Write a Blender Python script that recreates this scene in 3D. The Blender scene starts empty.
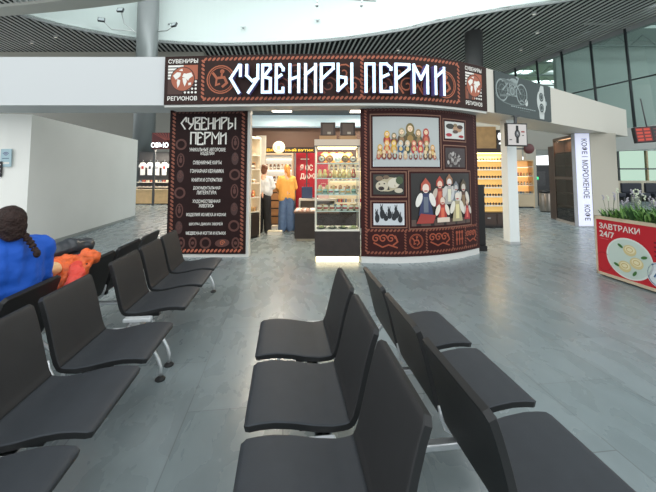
import bpy, bmesh, math, random
from math import sin, cos, pi, radians, sqrt, tan, atan2
from mathutils import Vector, Matrix, noise
random.seed(7)
SC = bpy.context.scene
COL = SC.collection
F_PX, PITCH, HOR, EYE = 350.0, radians(3.8), 173.5, 1.5

# ---------------------------------------------------------------- camera, world, exposure
cam_d = bpy.data.cameras.new('camera')
cam = bpy.data.objects.new('camera', cam_d); COL.objects.link(cam)
cam.location = (0, 0, EYE); cam.rotation_euler = (radians(90) + PITCH, 0, 0)
cam_d.sensor_width = 36.0; cam_d.lens = 36.0 * F_PX / 656.0
cam_d.shift_y = -(246.0 - (HOR - F_PX * tan(PITCH))) / 656.0
cam_d.clip_start = 0.05; cam_d.clip_end = 300
SC.camera = cam
SC.view_settings.view_transform = 'Standard'; SC.view_settings.look = 'None'
SC.view_settings.gamma = 1.0; SC.view_settings.exposure = 0.4
W = bpy.data.worlds.new('overcast_sky'); SC.world = W; W.use_nodes = True
bg = W.node_tree.nodes['Background']
bg.inputs[0].default_value = (0.88, 0.93, 0.95, 1); bg.inputs[1].default_value = 1.4


def lamp(name, loc, size, power, color=(1, 1, 1), rot=(0, 0, 0), size_y=None):
    l = bpy.data.lights.new(name, 'AREA'); l.energy = power; l.color = color
    l.shape = 'RECTANGLE'; l.size = size; l.size_y = size_y or size
    o = bpy.data.objects.new(name, l); COL.objects.link(o); o.location = loc; o.rotation_euler = rot
    return o


lamp('skylight_daylight', (-1.5, 14.0, 12.2), 20.0, 1050, (.95, 1.0, 1.0), (0, 0, 0), 4.0)


# ---------------------------------------------------------------- materials
def lin(c):
    def f(v):
        v /= 255.0
        return v / 12.92 if v <= 0.04045 else ((v + 0.055) / 1.055) ** 2.4
    return (f(c[0]), f(c[1]), f(c[2]), 1)


MATS = {}


def mat(rgb, rough=0.6, metal=0.0, emit=0.0, spec=0.5, vary=0.0, scale=8.0, bump=0.0, bscale=40.0):
    """Principled material with optional procedural colour variation and bump."""
    key = (rgb, rough, metal, emit, spec, vary, scale, bump, bscale)
    if key in MATS: return MATS[key]
    m = bpy.data.materials.new('surface'); m.use_nodes = True
    nt = m.node_tree; b = nt.nodes['Principled BSDF']
    b.inputs['Base Color'].default_value = lin(rgb)
    b.inputs['Roughness'].default_value = rough; b.inputs['Metallic'].default_value = metal
    b.inputs['Specular IOR Level'].default_value = spec
    if emit:
        b.inputs['Emission Color'].default_value = lin(rgb); b.inputs['Emission Strength'].default_value = emit
    if vary or bump:
        tc = nt.nodes.new('ShaderNodeTexCoord')
    if vary:
        n = nt.nodes.new('ShaderNodeTexNoise'); n.inputs['Scale'].default_value = scale; n.inputs['Detail'].default_value = 5
        nt.links.new(tc.outputs['Object'], n.inputs['Vector'])
        r = nt.nodes.new('ShaderNodeValToRGB')
        a = lin(rgb)
        r.color_ramp.elements[0].position = 0.3; r.color_ramp.elements[1].position = 0.7
        r.color_ramp.elements[0].color = (a[0] * (1 - vary), a[1] * (1 - vary), a[2] * (1 - vary), 1)
        r.color_ramp.elements[1].color = (min(1, a[0] * (1 + vary)), min(1, a[1] * (1 + vary)), min(1, a[2] * (1 + vary)), 1)
        nt.links.new(n.outputs['Fac'], r.inputs[0]); nt.links.new(r.outputs[0], b.inputs['Base Color'])
    if bump:
        n2 = nt.nodes.new('ShaderNodeTexNoise'); n2.inputs['Scale'].default_value = bscale; n2.inputs['Detail'].default_value = 3
        nt.links.new(tc.outputs['Object'], n2.inputs['Vector'])
        bp = nt.nodes.new('ShaderNodeBump'); bp.inputs['Strength'].default_value = bump; bp.inputs['Distance'].default_value = 0.02
        nt.links.new(n2.outputs['Fac'], bp.inputs['Height']); nt.links.new(bp.outputs['Normal'], b.inputs['Normal'])
    MATS[key] = m
    return m


def glass_mat(tint=(225, 238, 235), refl=0.10):
    key = ('glass', tint, refl)
    if key in MATS: return MATS[key]
    m = bpy.data.materials.new('glass_pane'); m.use_nodes = True; nt = m.node_tree
    for n in list(nt.nodes): nt.nodes.remove(n)
    out = nt.nodes.new('ShaderNodeOutputMaterial'); mx = nt.nodes.new('ShaderNodeMixShader')
    t = nt.nodes.new('ShaderNodeBsdfTransparent'); t.inputs[0].default_value = lin(tint)
    g = nt.nodes.new('ShaderNodeBsdfGlossy'); g.inputs['Roughness'].default_value = 0.03
    mx.inputs[0].default_value = refl
    nt.links.new(t.outputs[0], mx.inputs[1]); nt.links.new(g.outputs[0], mx.inputs[2]); nt.links.new(mx.outputs[0], out.inputs[0])
    MATS[key] = m
    return m


def floor_mat():
    m = bpy.data.materials.new('grey_stone_tiles'); m.use_nodes = True; nt = m.node_tree; b = nt.nodes['Principled BSDF']
    tc = nt.nodes.new('ShaderNodeTexCoord')
    mp = nt.nodes.new('ShaderNodeMapping'); mp.inputs['Rotation'].default_value = (0, 0, radians(-7 + 90))
    nt.links.new(tc.outputs['Object'], mp.inputs['Vector'])
    br = nt.nodes.new('ShaderNodeTexBrick'); br.offset = 0.5
    br.inputs['Color1'].default_value = lin((121, 133, 136)); br.inputs['Color2'].default_value = lin((134, 145, 148))
    br.inputs['Mortar'].default_value = lin((104, 112, 114)); br.inputs['Scale'].default_value = 1.0
    br.inputs['Mortar Size'].default_value = 0.004; br.inputs['Mortar Smooth'].default_value = 0.3
    br.inputs['Brick Width'].default_value = 1.2; br.inputs['Row Height'].default_value = 0.6
    nt.links.new(mp.outputs[0], br.inputs['Vector'])
    mp2 = nt.nodes.new('ShaderNodeMapping'); mp2.inputs['Scale'].default_value = (1.2, 2.6, 1); nt.links.new(mp.outputs[0], mp2.inputs['Vector'])
    n = nt.nodes.new('ShaderNodeTexNoise'); n.inputs['Scale'].default_value = 2.2; n.inputs['Detail'].default_value = 8; n.inputs['Distortion'].default_value = 0.5
    nt.links.new(mp2.outputs[0], n.inputs['Vector'])
    r = nt.nodes.new('ShaderNodeValToRGB'); r.color_ramp.elements[0].position = 0.32; r.color_ramp.elements[1].position = 0.72
    r.color_ramp.elements[0].color = (0.90, 0.90, 0.90, 1); r.color_ramp.elements[1].color = (1.10, 1.10, 1.10, 1)
    nt.links.new(n.outputs['Fac'], r.inputs[0])
    mx = nt.nodes.new('ShaderNodeMixRGB'); mx.blend_type = 'MULTIPLY'; mx.inputs[0].default_value = 1
    nt.links.new(br.outputs['Color'], mx.inputs[1]); nt.links.new(r.outputs[0], mx.inputs[2])
    nt.links.new(mx.outputs[0], b.inputs['Base Color'])
    r2 = nt.nodes.new('ShaderNodeMapRange'); r2.inputs['To Min'].default_value = 0.24; r2.inputs['To Max'].default_value = 0.31
    nt.links.new(n.outputs['Fac'], r2.inputs['Value']); nt.links.new(r2.outputs[0], b.inputs['Roughness'])
    bp = nt.nodes.new('ShaderNodeBump'); bp.inputs['Strength'].default_value = 0.01; bp.inputs['Distance'].default_value = 0.005
    nt.links.new(n.outputs['Fac'], bp.inputs['Height']); nt.links.new(bp.outputs['Normal'], b.inputs['Normal'])
    b.inputs['Specular IOR Level'].default_value = 0.55
    return m


# ---------------------------------------------------------------- mesh builder
class MB:
    """Collects shapes (with per-face materials) that become ONE mesh object."""
    def __init__(self):
        self.v = []; self.f = []; self.mi = []; self.mats = []; self.sm = []

    def m(self, mt):
        if mt not in self.mats: self.mats.append(mt)
        return self.mats.index(mt)

    def add(self, vs, fs, mt, smooth=False, M=None):
        b = len(self.v)
        self.v += [tuple(M @ Vector(p)) if M else tuple(p) for p in vs]
        k = self.m(mt)
        for f in fs:
            self.f.append([b + i for i in f]); self.mi.append(k); self.sm.append(smooth)
        return self

    def box(self, lo, hi, mt, M=None, bev=0.0):
        x0, y0, z0 = lo; x1, y1, z1 = hi
        if bev <= 0:
            vs = [(x0, y0, z0), (x1, y0, z0), (x1, y1, z0), (x0, y1, z0), (x0, y0, z1), (x1, y0, z1), (x1, y1, z1), (x0, y1, z1)]
            return self.add(vs, [(3, 2, 1, 0), (4, 5, 6, 7), (0, 1, 5, 4), (1, 2, 6, 5), (2, 3, 7, 6), (3, 0, 4, 7)], mt, M=M)
        bm = bmesh.new(); bmesh.ops.create_cube(bm, size=1.0)
        for q in bm.verts:
            q.co = Vector(((x0 + x1) / 2 + q.co.x * (x1 - x0), (y0 + y1) / 2 + q.co.y * (y1 - y0), (z0 + z1) / 2 + q.co.z * (z1 - z0)))
        bmesh.ops.bevel(bm, geom=bm.edges[:], offset=bev, segments=2, affect='EDGES', profile=0.5)
        bm.verts.index_update()
        self.add([q.co[:] for q in bm.verts], [[q.index for q in f.verts] for f in bm.faces], mt, M=M); bm.free()
        return self

    def quad(self, a, b, c, d, mt):
        return self.add([a, b, c, d], [(0, 1, 2, 3)], mt)

    def prism(self, pts, z0, z1, mt):
        n = len(pts); vs = [(p[0], p[1], z0) for p in pts] + [(p[0], p[1], z1) for p in pts]
        fs = [tuple(range(n - 1, -1, -1)), tuple(range(n, 2 * n))] + [(i, (i + 1) % n, n + (i + 1) % n, n + i) for i in range(n)]
        return self.add(vs, fs, mt)

    def tube(self, pts, r, mt, n=8, caps=True, M=None):
        pts = [Vector(p) for p in pts]; rs = r if isinstance(r, (list, tuple)) else [r] * len(pts)
        vs = []; prev = None
        for i, p in enumerate(pts):
            if i == 0: d = pts[1] - p
            elif i == len(pts) - 1: d = p - pts[i - 1]
            else: d = (pts[i + 1] - p).normalized() + (p - pts[i - 1]).normalized()
            if d.length < 1e-9: d = Vector((0, 0, 1))
            d.normalize()
            if prev is None:
                a = Vector((0, 0, 1)) if abs(d.z) < 0.9 else Vector((1, 0, 0))
                u = d.cross(a).normalized()
            else:
                u = (prev - d * prev.dot(d)).normalized()
            prev = u; w = d.cross(u)
            for k in range(n):
                t = 2 * pi * k / n
                vs.append(p + (u * cos(t) + w * sin(t)) * rs[i])
        fs = []
        for i in range(len(pts) - 1):
            for k in range(n):
                fs.append((i * n + k, i * n + (k + 1) % n, (i + 1) * n + (k + 1) % n, (i + 1) * n + k))
        if caps:
            fs.append(tuple(range(n - 1, -1, -1))); fs.append(tuple((len(pts) - 1) * n + k for k in range(n)))
        return self.add(vs, fs, mt, True, M)

    def lathe(self, prof, c, mt, n=16, M=None, smooth=True):
        vs = []; fs = []
        for (r, z) in prof:
            for k in range(n):
                t = 2 * pi * k / n
                vs.append((c[0] + r * cos(t), c[1] + r * sin(t), c[2] + z))
        for i in range(len(prof) - 1):
            for k in range(n):
                fs.append((i * n + k, i * n + (k + 1) % n, (i + 1) * n + (k + 1) % n, (i + 1) * n + k))
        fs.append(tuple(range(n - 1, -1, -1))); fs.append(tuple((len(prof) - 1) * n + k for k in range(n)))
        return self.add(vs, fs, mt, smooth, M)

    def ell(self, c, r, mt, M=None, nu=14, nv=9):
        R = r if isinstance(r, (list, tuple)) else (r, r, r)
        vs = [(c[0], c[1], c[2] - R[2])]
        for j in range(1, nv):
            ph = -pi / 2 + pi * j / nv
            for k in range(nu):
                t = 2 * pi * k / nu
                vs.append((c[0] + R[0] * cos(ph) * cos(t), c[1] + R[1] * cos(ph) * sin(t), c[2] + R[2] * sin(ph)))
        vs.append((c[0], c[1], c[2] + R[2])); top = len(vs) - 1
        fs = [(0, 1 + (k + 1) % nu, 1 + k) for k in range(nu)]
        for j in range(nv - 2):
            for k in range(nu):
                a = 1 + j * nu
                fs.append((a + k, a + (k + 1) % nu, a + nu + (k + 1) % nu, a + nu + k))
        a = 1 + (nv - 2) * nu
        fs += [(a + k, a + (k + 1) % nu, top) for k in range(nu)]
        return self.add(vs, fs, mt, True, M)

    def limb(self, pts, rs, mt):
        self.tube(pts, rs, mt, n=12)
        for p, r in zip(pts, rs): self.ell(p, r, mt, nu=12, nv=8)
        return self

    def build(self, name, parent=None, world=False):
        me = bpy.data.meshes.new(name)
        vs = self.v
        if world and parent is not None:
            Mi = parent.matrix_basis.inverted()
            pp = parent.parent
            if pp is not None: Mi = (pp.matrix_basis @ parent.matrix_basis).inverted()
            vs = [tuple(Mi @ Vector(p)) for p in vs]
        me.from_pydata(vs, [], self.f)
        for mt in self.mats: me.materials.append(mt)
        me.polygons.foreach_set('material_index', self.mi); me.polygons.foreach_set('use_smooth', self.sm)
        me.update()
        o = bpy.data.objects.new(name, me); COL.objects.link(o)
        if parent is not None: o.parent = parent
        return o


def soft(mb, name, parent, voxel=0.012, smooth=6, puff=0.0, pscale=6.0, world=False):
    """Fuse everything in mb into one continuous skin."""
    o = mb.build(name, parent, world)
    r = o.modifiers.new('r', 'REMESH'); r.mode = 'VOXEL'; r.voxel_size = voxel
    s = o.modifiers.new('s', 'SMOOTH'); s.iterations = smooth; s.factor = 0.5
    dg = bpy.context.evaluated_depsgraph_get(); dg.update()
    me = bpy.data.meshes.new_from_object(o.evaluated_get(dg), depsgraph=dg)
    o.modifiers.clear(); o.data = me
    if puff:
        nr = [v.normal.copy() for v in me.vertices]
        for v, nn in zip(me.vertices, nr):
            v.co += nn * puff * (noise.noise(v.co * pscale) + 0.5 * noise.noise(v.co * pscale * 2.3))
    for p in me.polygons: p.use_smooth = True
    return o


def tag(o, label=None, cat=None, group=None, kind=None):
    if label: o['label'] = label
    if cat: o['category'] = cat
    if group: o['group'] = group
    if kind: o['kind'] = kind
    return o


def thing(name, label, cat, loc=(0, 0, 0), rz=0.0, group=None):
    o = bpy.data.objects.new(name, None); COL.objects.link(o)
    o.empty_display_size = 0.1; o.location = loc; o.rotation_euler = (0, 0, rz)
    bpy.context.view_layer.update()
    o.matrix_basis  # location and rotation as set
    return tag(o, label, cat, group)


def struct(name, mb, label=None):
    o = mb.build(name); o['kind'] = 'structure'
    if label: o['label'] = label
    return o


def dup(root, loc, rz=None, label=None, group=None):
    r = root.copy(); COL.objects.link(r); r.location = loc
    if rz is not None: r.rotation_euler = (0, 0, rz)
    if label: r['label'] = label
    if group: r['group'] = group
    for ch in list(root.children):
        c = ch.copy(); COL.objects.link(c); c.parent = r
        for g in list(ch.children):
            d = g.copy(); COL.objects.link(d); d.parent = c
    return r


# ---------------------------------------------------------------- flat lettering and printed art
TEXT_CACHE = {}


def text_polys(s, bold=0.0):
    if (s, bold) in TEXT_CACHE: return TEXT_CACHE[(s, bold)]
    cu = bpy.data.curves.new('lettering', 'FONT'); cu.body = s; cu.size = 1.0; cu.offset = bold; cu.resolution_u = 3
    o = bpy.data.objects.new('lettering', cu); COL.objects.link(o)
    dg = bpy.context.evaluated_depsgraph_get(); dg.update()
    me = bpy.data.meshes.new_from_object(o.evaluated_get(dg), depsgraph=dg)
    vs = [v.co[:2] for v in me.vertices]; fs = [list(p.vertices) for p in me.polygons]
    bpy.data.objects.remove(o); bpy.data.curves.remove(cu); bpy.data.meshes.remove(me)
    xs = [v[0] for v in vs]; ys = [v[1] for v in vs]
    x0, x1, y0, y1 = min(xs), max(xs), min(ys), max(ys)
    vs = [((v[0] - x0) / (x1 - x0), (v[1] - y0) / (y1 - y0)) for v in vs]
    TEXT_CACHE[(s, bold)] = (vs, fs)
    return vs, fs


class Art:
    """Draws flat shapes in (s, z) on a surface given by a map (s, z, off) -> xyz."""
    def __init__(self, mb, fn): self.mb = mb; self.fn = fn; self.o = 0.002

    def up(self, d=0.0012): self.o += d; return self

    def poly(self, pts, mt):
        self.mb.add([self.fn(p[0], p[1], self.o) for p in pts], [tuple(range(len(pts)))], mt)

    def rect(self, s0, z0, s1, z1, mt, n=1):
        for i in range(n):
            a = s0 + (s1 - s0) * i / n; b = s0 + (s1 - s0) * (i + 1) / n
            self.poly([(a, z0), (b, z0), (b, z1), (a, z1)], mt)

    def frame(self, s0, z0, s1, z1, w, mt, n=1):
        self.rect(s0, z0, s1, z0 + w, mt, n); self.rect(s0, z1 - w, s1, z1, mt, n)
        self.rect(s0, z0 + w, s0 + w, z1 - w, mt); self.rect(s1 - w, z0 + w, s1, z1 - w, mt)

    def ell(self, c, r, mt, rot=0, n=18, a0=0, a1=2 * pi):
        r = r if isinstance(r, (tuple, list)) else (r, r)
        pts = []
        for k in range(n):
            t = a0 + (a1 - a0) * k / (n if a1 - a0 > 6.2 else n - 1)
            x, y = r[0] * cos(t), r[1] * sin(t)
            pts.append((c[0] + x * cos(rot) - y * sin(rot), c[1] + x * sin(rot) + y * cos(rot)))
        self.poly(pts, mt)

    def stroke(self, pts, w, mt, closed=False):
        pts = [Vector(p) for p in pts]
        if closed: pts = pts + [pts[0], pts[1]]
        L = []; R = []
        for i, p in enumerate(pts):
            a = pts[max(0, i - 1)]; b = pts[min(len(pts) - 1, i + 1)]
            d1 = (p - a); d2 = (b - p)
            d1 = d1.normalized() if d1.length > 1e-9 else d2.normalized(); d2 = d2.normalized() if d2.length > 1e-9 else d1
            t = (d1 + d2)
            t = t.normalized() if t.length > 1e-6 else d1
            n = Vector((-t.y, t.x)); k = max(0.5, n.dot(Vector((-d1.y, d1.x))))
            L.append(p + n * (w / 2 / k)); R.append(p - n * (w / 2 / k))
        for i in range(len(pts) - 1):
            self.poly([R[i], R[i + 1], L[i + 1], L[i]], mt)

    def ring(self, c, r, w, mt, n=22, a0=0, a1=2 * pi):
        r = r if isinstance(r, (tuple, list)) else (r, r)
        self.stroke([(c[0] + r[0] * cos(a0 + (a1 - a0) * k / n), c[1] + r[1] * sin(a0 + (a1 - a0) * k / n)) for k in range(n + 1)], w, mt)

    def text(self, s, c, h, mt, w=None, bold=0.0, rot=0):
        vs, fs = text_polys(s, bold)
        w = w or h * 0.62 * len(s)
        P = []
        for (x, y) in vs:
            a, b = (x - 0.5) * w, (y - 0.5) * h
            P.append(self.fn(c[0] + a * cos(rot) - b * sin(rot), c[1] + a * sin(rot) + b * cos(rot), self.o))
        self.mb.add(P, fs, mt)

    def rope(self, p0, p1, th, mt, pitch=None, skew=0.6):
        """A row of slanted lozenges, like twisted cord."""
        p0 = Vector(p0); p1 = Vector(p1); L = (p1 - p0).length; d = (p1 - p0) / L; n = Vector((-d.y, d.x))
        pitch = pitch or th * 1.05; k = max(1, int(L / pitch)); q = L / k
        for i in range(k):
            c = p0 + d * (q * (i + 0.5))
            pts = []
            for t in range(8):
                a = 2 * pi * t / 8
                x = cos(a) * q * 0.36; y = sin(a) * th * 0.5
                pts.append(c + d * (x + y * skew) + n * y)
            self.poly(pts, mt)

    def glyphs(self, word, c, h, w, sw, mt):
        adv = []; x = 0
        for ch in word:
            adv.append(x); x += GLYPH_W[ch] + 0.16
        tot = x - 0.16; k = w / tot
        for ch, a in zip(word, adv):
            for st in GLYPHS[ch]:
                self.stroke([(c[0] - w / 2 + (a + p[0]) * k, c[1] - h / 2 + p[1] * h) for p in st], sw, mt)


GLYPHS = {
    'С': [[(.46, .62), (.46, 1), (.40, 1), (.04, .52), (.40, 0)]],
    'У': [[(0.02, 1), (0.02, .62), (.24, .42), (.46, .52)], [(.46, 1), (.46, .5), (.1, .0)]],
    'В': [[(0, 0), (0, 1), (.4, 1), (.4, .86), (.06, .56), (.42, .5), (.42, 0), (0, 0)]],
    'Е': [[(.42, .8), (.42, .86), (.24, 1), (0, 1), (0, 0), (.42, 0), (.42, .14)], [(0, .5), (.3, .62)]],
    'Н': [[(0, 0), (0, 1)], [(.42, 0), (.42, 1)], [(0, .46), (.42, .56)]],
    'И': [[(0, 1), (0, 0)], [(.42, 1), (.42, 0)], [(0, .62), (.42, .92)]],
    'Р': [[(0, 0), (0, 1), (.44, 1), (.44, .84), (0, .44)]],
    'Ы': [[(0, 1), (0, .04), (.34, .30), (.34, .5), (0, .54)], [(.6, 1), (.6, 0)]],
    'П': [[(0, 0), (0, 1), (.42, 1), (.42, 0)]],
    'М': [[(0, 0), (0, 1), (.28, .5), (.56, 1), (.56, 0)]],
}
GLYPH_W = {'С': .46, 'У': .46, 'В': .42, 'Е': .42, 'Н': .42, 'И': .42, 'Р': .44, 'Ы': .6, 'П': .42, 'М': .56}


class Curve:
    """Plan curve seen from the hall; s is arc length, off is towards the hall."""
    def __init__(self, ctrl):
        P = [Vector(p) for p in ctrl]; P = [P[0] * 2 - P[1]] + P + [P[-1] * 2 - P[-2]]
        self.p = []
        for i in range(1, len(P) - 2):
            for k in range(16):
                t = k / 16
                a, b, c, d = P[i - 1], P[i], P[i + 1], P[i + 2]
                self.p.append(0.5 * ((2 * b) + (c - a) * t + (2 * a - 5 * b + 4 * c - d) * t * t + (3 * b - a - 3 * c + d) * t ** 3))
        self.p.append(P[-2])
        self.s = [0]
        for a, b in zip(self.p, self.p[1:]): self.s.append(self.s[-1] + (b - a).length)
        self.L = self.s[-1]

    def at(self, s, off=0.0):
        i = 0
        while i < len(self.s) - 2 and self.s[i + 1] < s: i += 1
        a, b = self.p[i], self.p[i + 1]; t = (s - self.s[i]) / (self.s[i + 1] - self.s[i])
        d = (b - a).normalized(); q = a + (b - a) * t
        return q + Vector((d.y, -d.x)) * off

    def s_of_x(self, x):
        best = min(range(len(self.p)), key=lambda i: abs(self.p[i].x - x))
        j = max(0, min(len(self.p) - 2, best if self.p[best].x <= x else best - 1))
        a, b = self.p[j], self.p[j + 1]
        return self.s[j] + (x - a.x) / (b.x - a.x) * (self.s[j + 1] - self.s[j])

    def fn(self):
        def f(s, z, o):
            q = self.at(s, o); return (q.x, q.y, z)
        return f

    def slab(self, mb, s0, s1, z0, z1, o0, o1, mt, n=24):
        """Curved slab between offsets o0 (back) and o1 (front)."""
        vs = []; fs = []
        for i in range(n + 1):
            s = s0 + (s1 - s0) * i / n
            a = self.at(s, o1); b = self.at(s, o0)
            vs += [(a.x, a.y, z0), (a.x, a.y, z1), (b.x, b.y, z1), (b.x, b.y, z0)]
        for i in range(n):
            for k in range(4):
                fs.append((i * 4 + k, i * 4 + (k + 1) % 4, i * 4 + 4 + (k + 1) % 4, i * 4 + 4 + k))
        fs.append((0, 1, 2, 3)); fs.append((n * 4 + 3, n * 4 + 2, n * 4 + 1, n * 4))
        mb.add(vs, fs, mt)


def plane_map(origin, du, nrm):
    """Map for a flat upright face: s along du, z up, off along nrm."""
    du = Vector(du).normalized(); nrm = Vector(nrm).normalized(); o = Vector(origin)
    def f(s, z, off):
        q = o + du * s + nrm * off
        return (q.x, q.y, o.z + z)
    return f


A7 = radians(7.0)


def bl(lx, ly):
    """Building axes (turned 7 degrees) to world."""
    return (lx * cos(A7) - ly * sin(A7), lx * sin(A7) + ly * cos(A7))


# palette
WHITE = mat((226, 230, 228), 0.55); OFFWHITE = mat((214, 214, 206), 0.5, vary=0.05, scale=1.5)
BEIGE = mat((190, 184, 172), 0.6, vary=0.03, scale=2); STEEL = mat((190, 192, 192), 0.28, 0.9); CHROME = mat((214, 217, 219), 0.3, 0.7)
DARKBROWN = mat((46, 25, 22), 0.5, vary=0.25, scale=5); ESPRESSO = mat((48, 38, 34), 0.45, vary=0.2, scale=9)
RUST = mat((168, 92, 62), 0.6); RUST_HI = mat((168, 92, 66), 0.6); RUST_DIM = mat((84, 46, 38), 0.6); TANFR = mat((130, 92, 74), 0.6)
TANFR2 = mat((134, 74, 54), 0.6); PAPER = mat((232, 228, 220), 0.6); BLACK = mat((18, 18, 19), 0.5); WOOD = mat((196, 160, 112), 0.5, vary=0.12, scale=6)
GREYD = mat((70, 72, 74), 0.5)

# ================================================================ THE SETTING
fb = MB(); fb.box((-26, -6, -0.1), (30, 30, 0.0), floor_mat()); struct('floor', fb, 'polished grey stone tile floor of the terminal hall')

# slatted ceiling with an eye-shaped skylight opening
ZC = 9.0
KS_ = 1.47


def up(x, y, z=None):
    """High fittings, measured from eye height."""
    return (x * KS_, y * KS_) if z is None else (x * KS_, y * KS_, EYE + (z - EYE) * KS_)


FAR_EDGE = [(-9.94, 10.83), (-9.22, 11.73), (-8.29, 12.42), (-7.2, 13.05), (-5.05, 13.5), (-3.08, 13.5), (0.08, 13.09), (2.56, 12.15), (3.73, 11.4), (5.38, 10.6), (7.13, 9.95), (9.2, 8.9)]
NEAR_EDGE = [(9.2, 8.9), (6.5, 7.6), (3.5, 7.2), (0.5, 7.5), (-2.5, 8.6), (-5.0, 9.75), (-6.54, 10.18), (-8.33, 10.55), (-9.94, 10.83)]


def spline(pts, n=10):
    return [tuple(q) for q in Curve(pts).p[::max(1, 16 // n)]]


FAR_EDGE = [up(*q) for q in FAR_EDGE]; NEAR_EDGE = [up(*q) for q in NEAR_EDGE]
far_c = spline(FAR_EDGE, 8); near_c = spline(NEAR_EDGE, 8)
HOLE = far_c + near_c[1:-1]


def in_hole(x, y):
    c = False; n = len(HOLE)
    for i in range(n):
        (x1, y1), (x2, y2) = HOLE[i], HOLE[(i + 1) % n]
        if (y1 > y) != (y2 > y) and x < (x2 - x1) * (y - y1) / (y2 - y1) + x1: c = not c
    return c


EDGE_R = [up(8.75, 17.5), up(10.71, 11.1)]


def right_of_edge(x, y):
    (x0, y0), (x1, y1) = EDGE_R
    return x > x0 + (x1 - x0) * (y - y0) / (y1 - y0)


cb = MB(); SLAT = mat((206, 208, 204), 0.5); VOID = mat((26, 27, 28), 0.9)
PITCHS = 0.28
for i in range(-105, 100):
    lx = i * PITCHS
    t = -4.0; seg = None; segs = []
    while t <= 29.0:
        x, y = bl(lx, t)
        ok = not any(in_hole(x + ex, y + ey) for ex in (-.11, .11) for ey in (-.09, .09)) and not right_of_edge(x, y) and x > -27 and y < 27 and t > 4.2
        if ok and seg is None: seg = t
        if (not ok or t + 0.05 > 29.0) and seg is not None: segs.append((seg, t)); seg = None
        t += 0.05
    for a, b in segs:
        for (w, z0, z1, mt) in ((0.045, ZC, ZC + 0.03, SLAT), (PITCHS / 2 + 0.002, ZC + 0.55, ZC + 0.60, VOID)):
            P = [bl(lx - w, a), bl(lx + w, a), bl(lx + w, b), bl(lx - w, b)]
            cb.prism(P, z0, z1, mt)
# carriers across the slats
for ly in (10.0, 22.0, 24.5):
    for i in range(-125, 85):
        a = bl(i * 0.2, ly); b = bl(i * 0.2 + 0.2, ly)
        if not in_hole(*a) and not in_hole(*b) and not right_of_edge(*b):
            cb.prism([bl(i * .2, ly), bl(i * .2 + .2, ly), bl(i * .2 + .2, ly + .08), bl(i * .2, ly + .08)], ZC + 0.09, ZC + 0.16, GREYD)
struct('ceiling', cb, 'dark ceiling of thin grey slats around a white skylight')


def edge_strip(mb, path, z0, z1, thick, mt, side=1):
    """Vertical or flat strip following a path; thick is its width to one side."""
    n = len(path); vs = []; fs = []
    for i, (x, y) in enumerate(path):
        a = path[max(0, i - 1)]; b = path[min(n - 1, i + 1)]
        d = Vector((b[0] - a[0], b[1] - a[1])).normalized(); nn = Vector((-d.y, d.x)) * side * thick
        vs += [(x, y, z0), (x, y, z1), (x + nn.x, y + nn.y, z1), (x + nn.x, y + nn.y, z0)]
    for i in range(n - 1):
        for k in range(4): fs.append((i * 4 + k, i * 4 + (k + 1) % 4, i * 4 + 4 + (k + 1) % 4, i * 4 + 4 + k))
    fs.append((0, 1, 2, 3)); fs.append(((n - 1) * 4 + 3, (n - 1) * 4 + 2, (n - 1) * 4 + 1, (n - 1) * 4))
    mb.add(vs, fs, mt)


CURB = mat((206, 216, 213), 0.7)
kb = MB(); edge_strip(kb, far_c, ZC, 13.0, 0.15, CURB); edge_strip(kb, near_c, ZC, 13.0, 0.15, CURB); struct('wall_skylight', kb, 'white curved wall inside the skylight opening')
rb = MB(); edge_strip(rb, far_c, ZC - 0.07, ZC + 0.1, 0.10, mat((128, 132, 132), 0.5)); struct('trim_1', rb, 'thin grey rim along the far edge of the skylight')
rb = MB(); edge_strip(rb, [up(-14.6, 11.3), up(-12.0, 11.1)] + near_c[::-1], ZC - 0.12, ZC + 0.02, 0.80, mat((188, 188, 180), 0.6), side=-1)
struct('trim_2', rb, 'wide pale rim along the near edge of the skylight')
rb = MB()
dv = (Vector(EDGE_R[1]) - Vector(EDGE_R[0])).normalized()
GL = lambda t: Vector(EDGE_R[0]) + dv * t
edge_strip(rb, [tuple(GL(-2)), tuple(GL(16))], ZC - 0.22, ZC + 0.75, 0.30, mat((140, 142, 142), 0.5)); struct('trim_3', rb, 'grey edge beam where the slatted ceiling meets the glass wall')
rb = MB(); rb.box((-22, 21.0, 8.4), (-7.6, 21.5, 8.95), mat((150, 148, 138), 0.6)); struct('trim_4', rb, 'beige beam crossing below the slatted ceiling on the left')

# left partition: a long face running away and a short face towards the hall
wb = MB()
P0, P1 = (-5.80, 6.80), (-6.60, 12.1)
wb.prism([P0, P1, (-7.2, 12.0), (-7.2, 7.2), (-12, 6.7), (-12, 6.3), (-6.2, 6.72)], 0, 2.655, mat((238, 236, 229), 0.30, vary=0.03, scale=0.9))
struct('wall_left', wb, 'glossy white partition running away on the left')
wb = MB(); d = Vector((P1[0] - P0[0], P1[1] - P0[1])).normalized(); n = Vector((d.y, -d.x)) * 0.012
wb.prism([P0, P1, (P1[0] + n.x, P1[1] + n.y), (P0[0] + n.x, P0[1] + n.y)], 0, 0.07, mat((160, 162, 158), 0.4)); struct('baseboard_left', wb)
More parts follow.
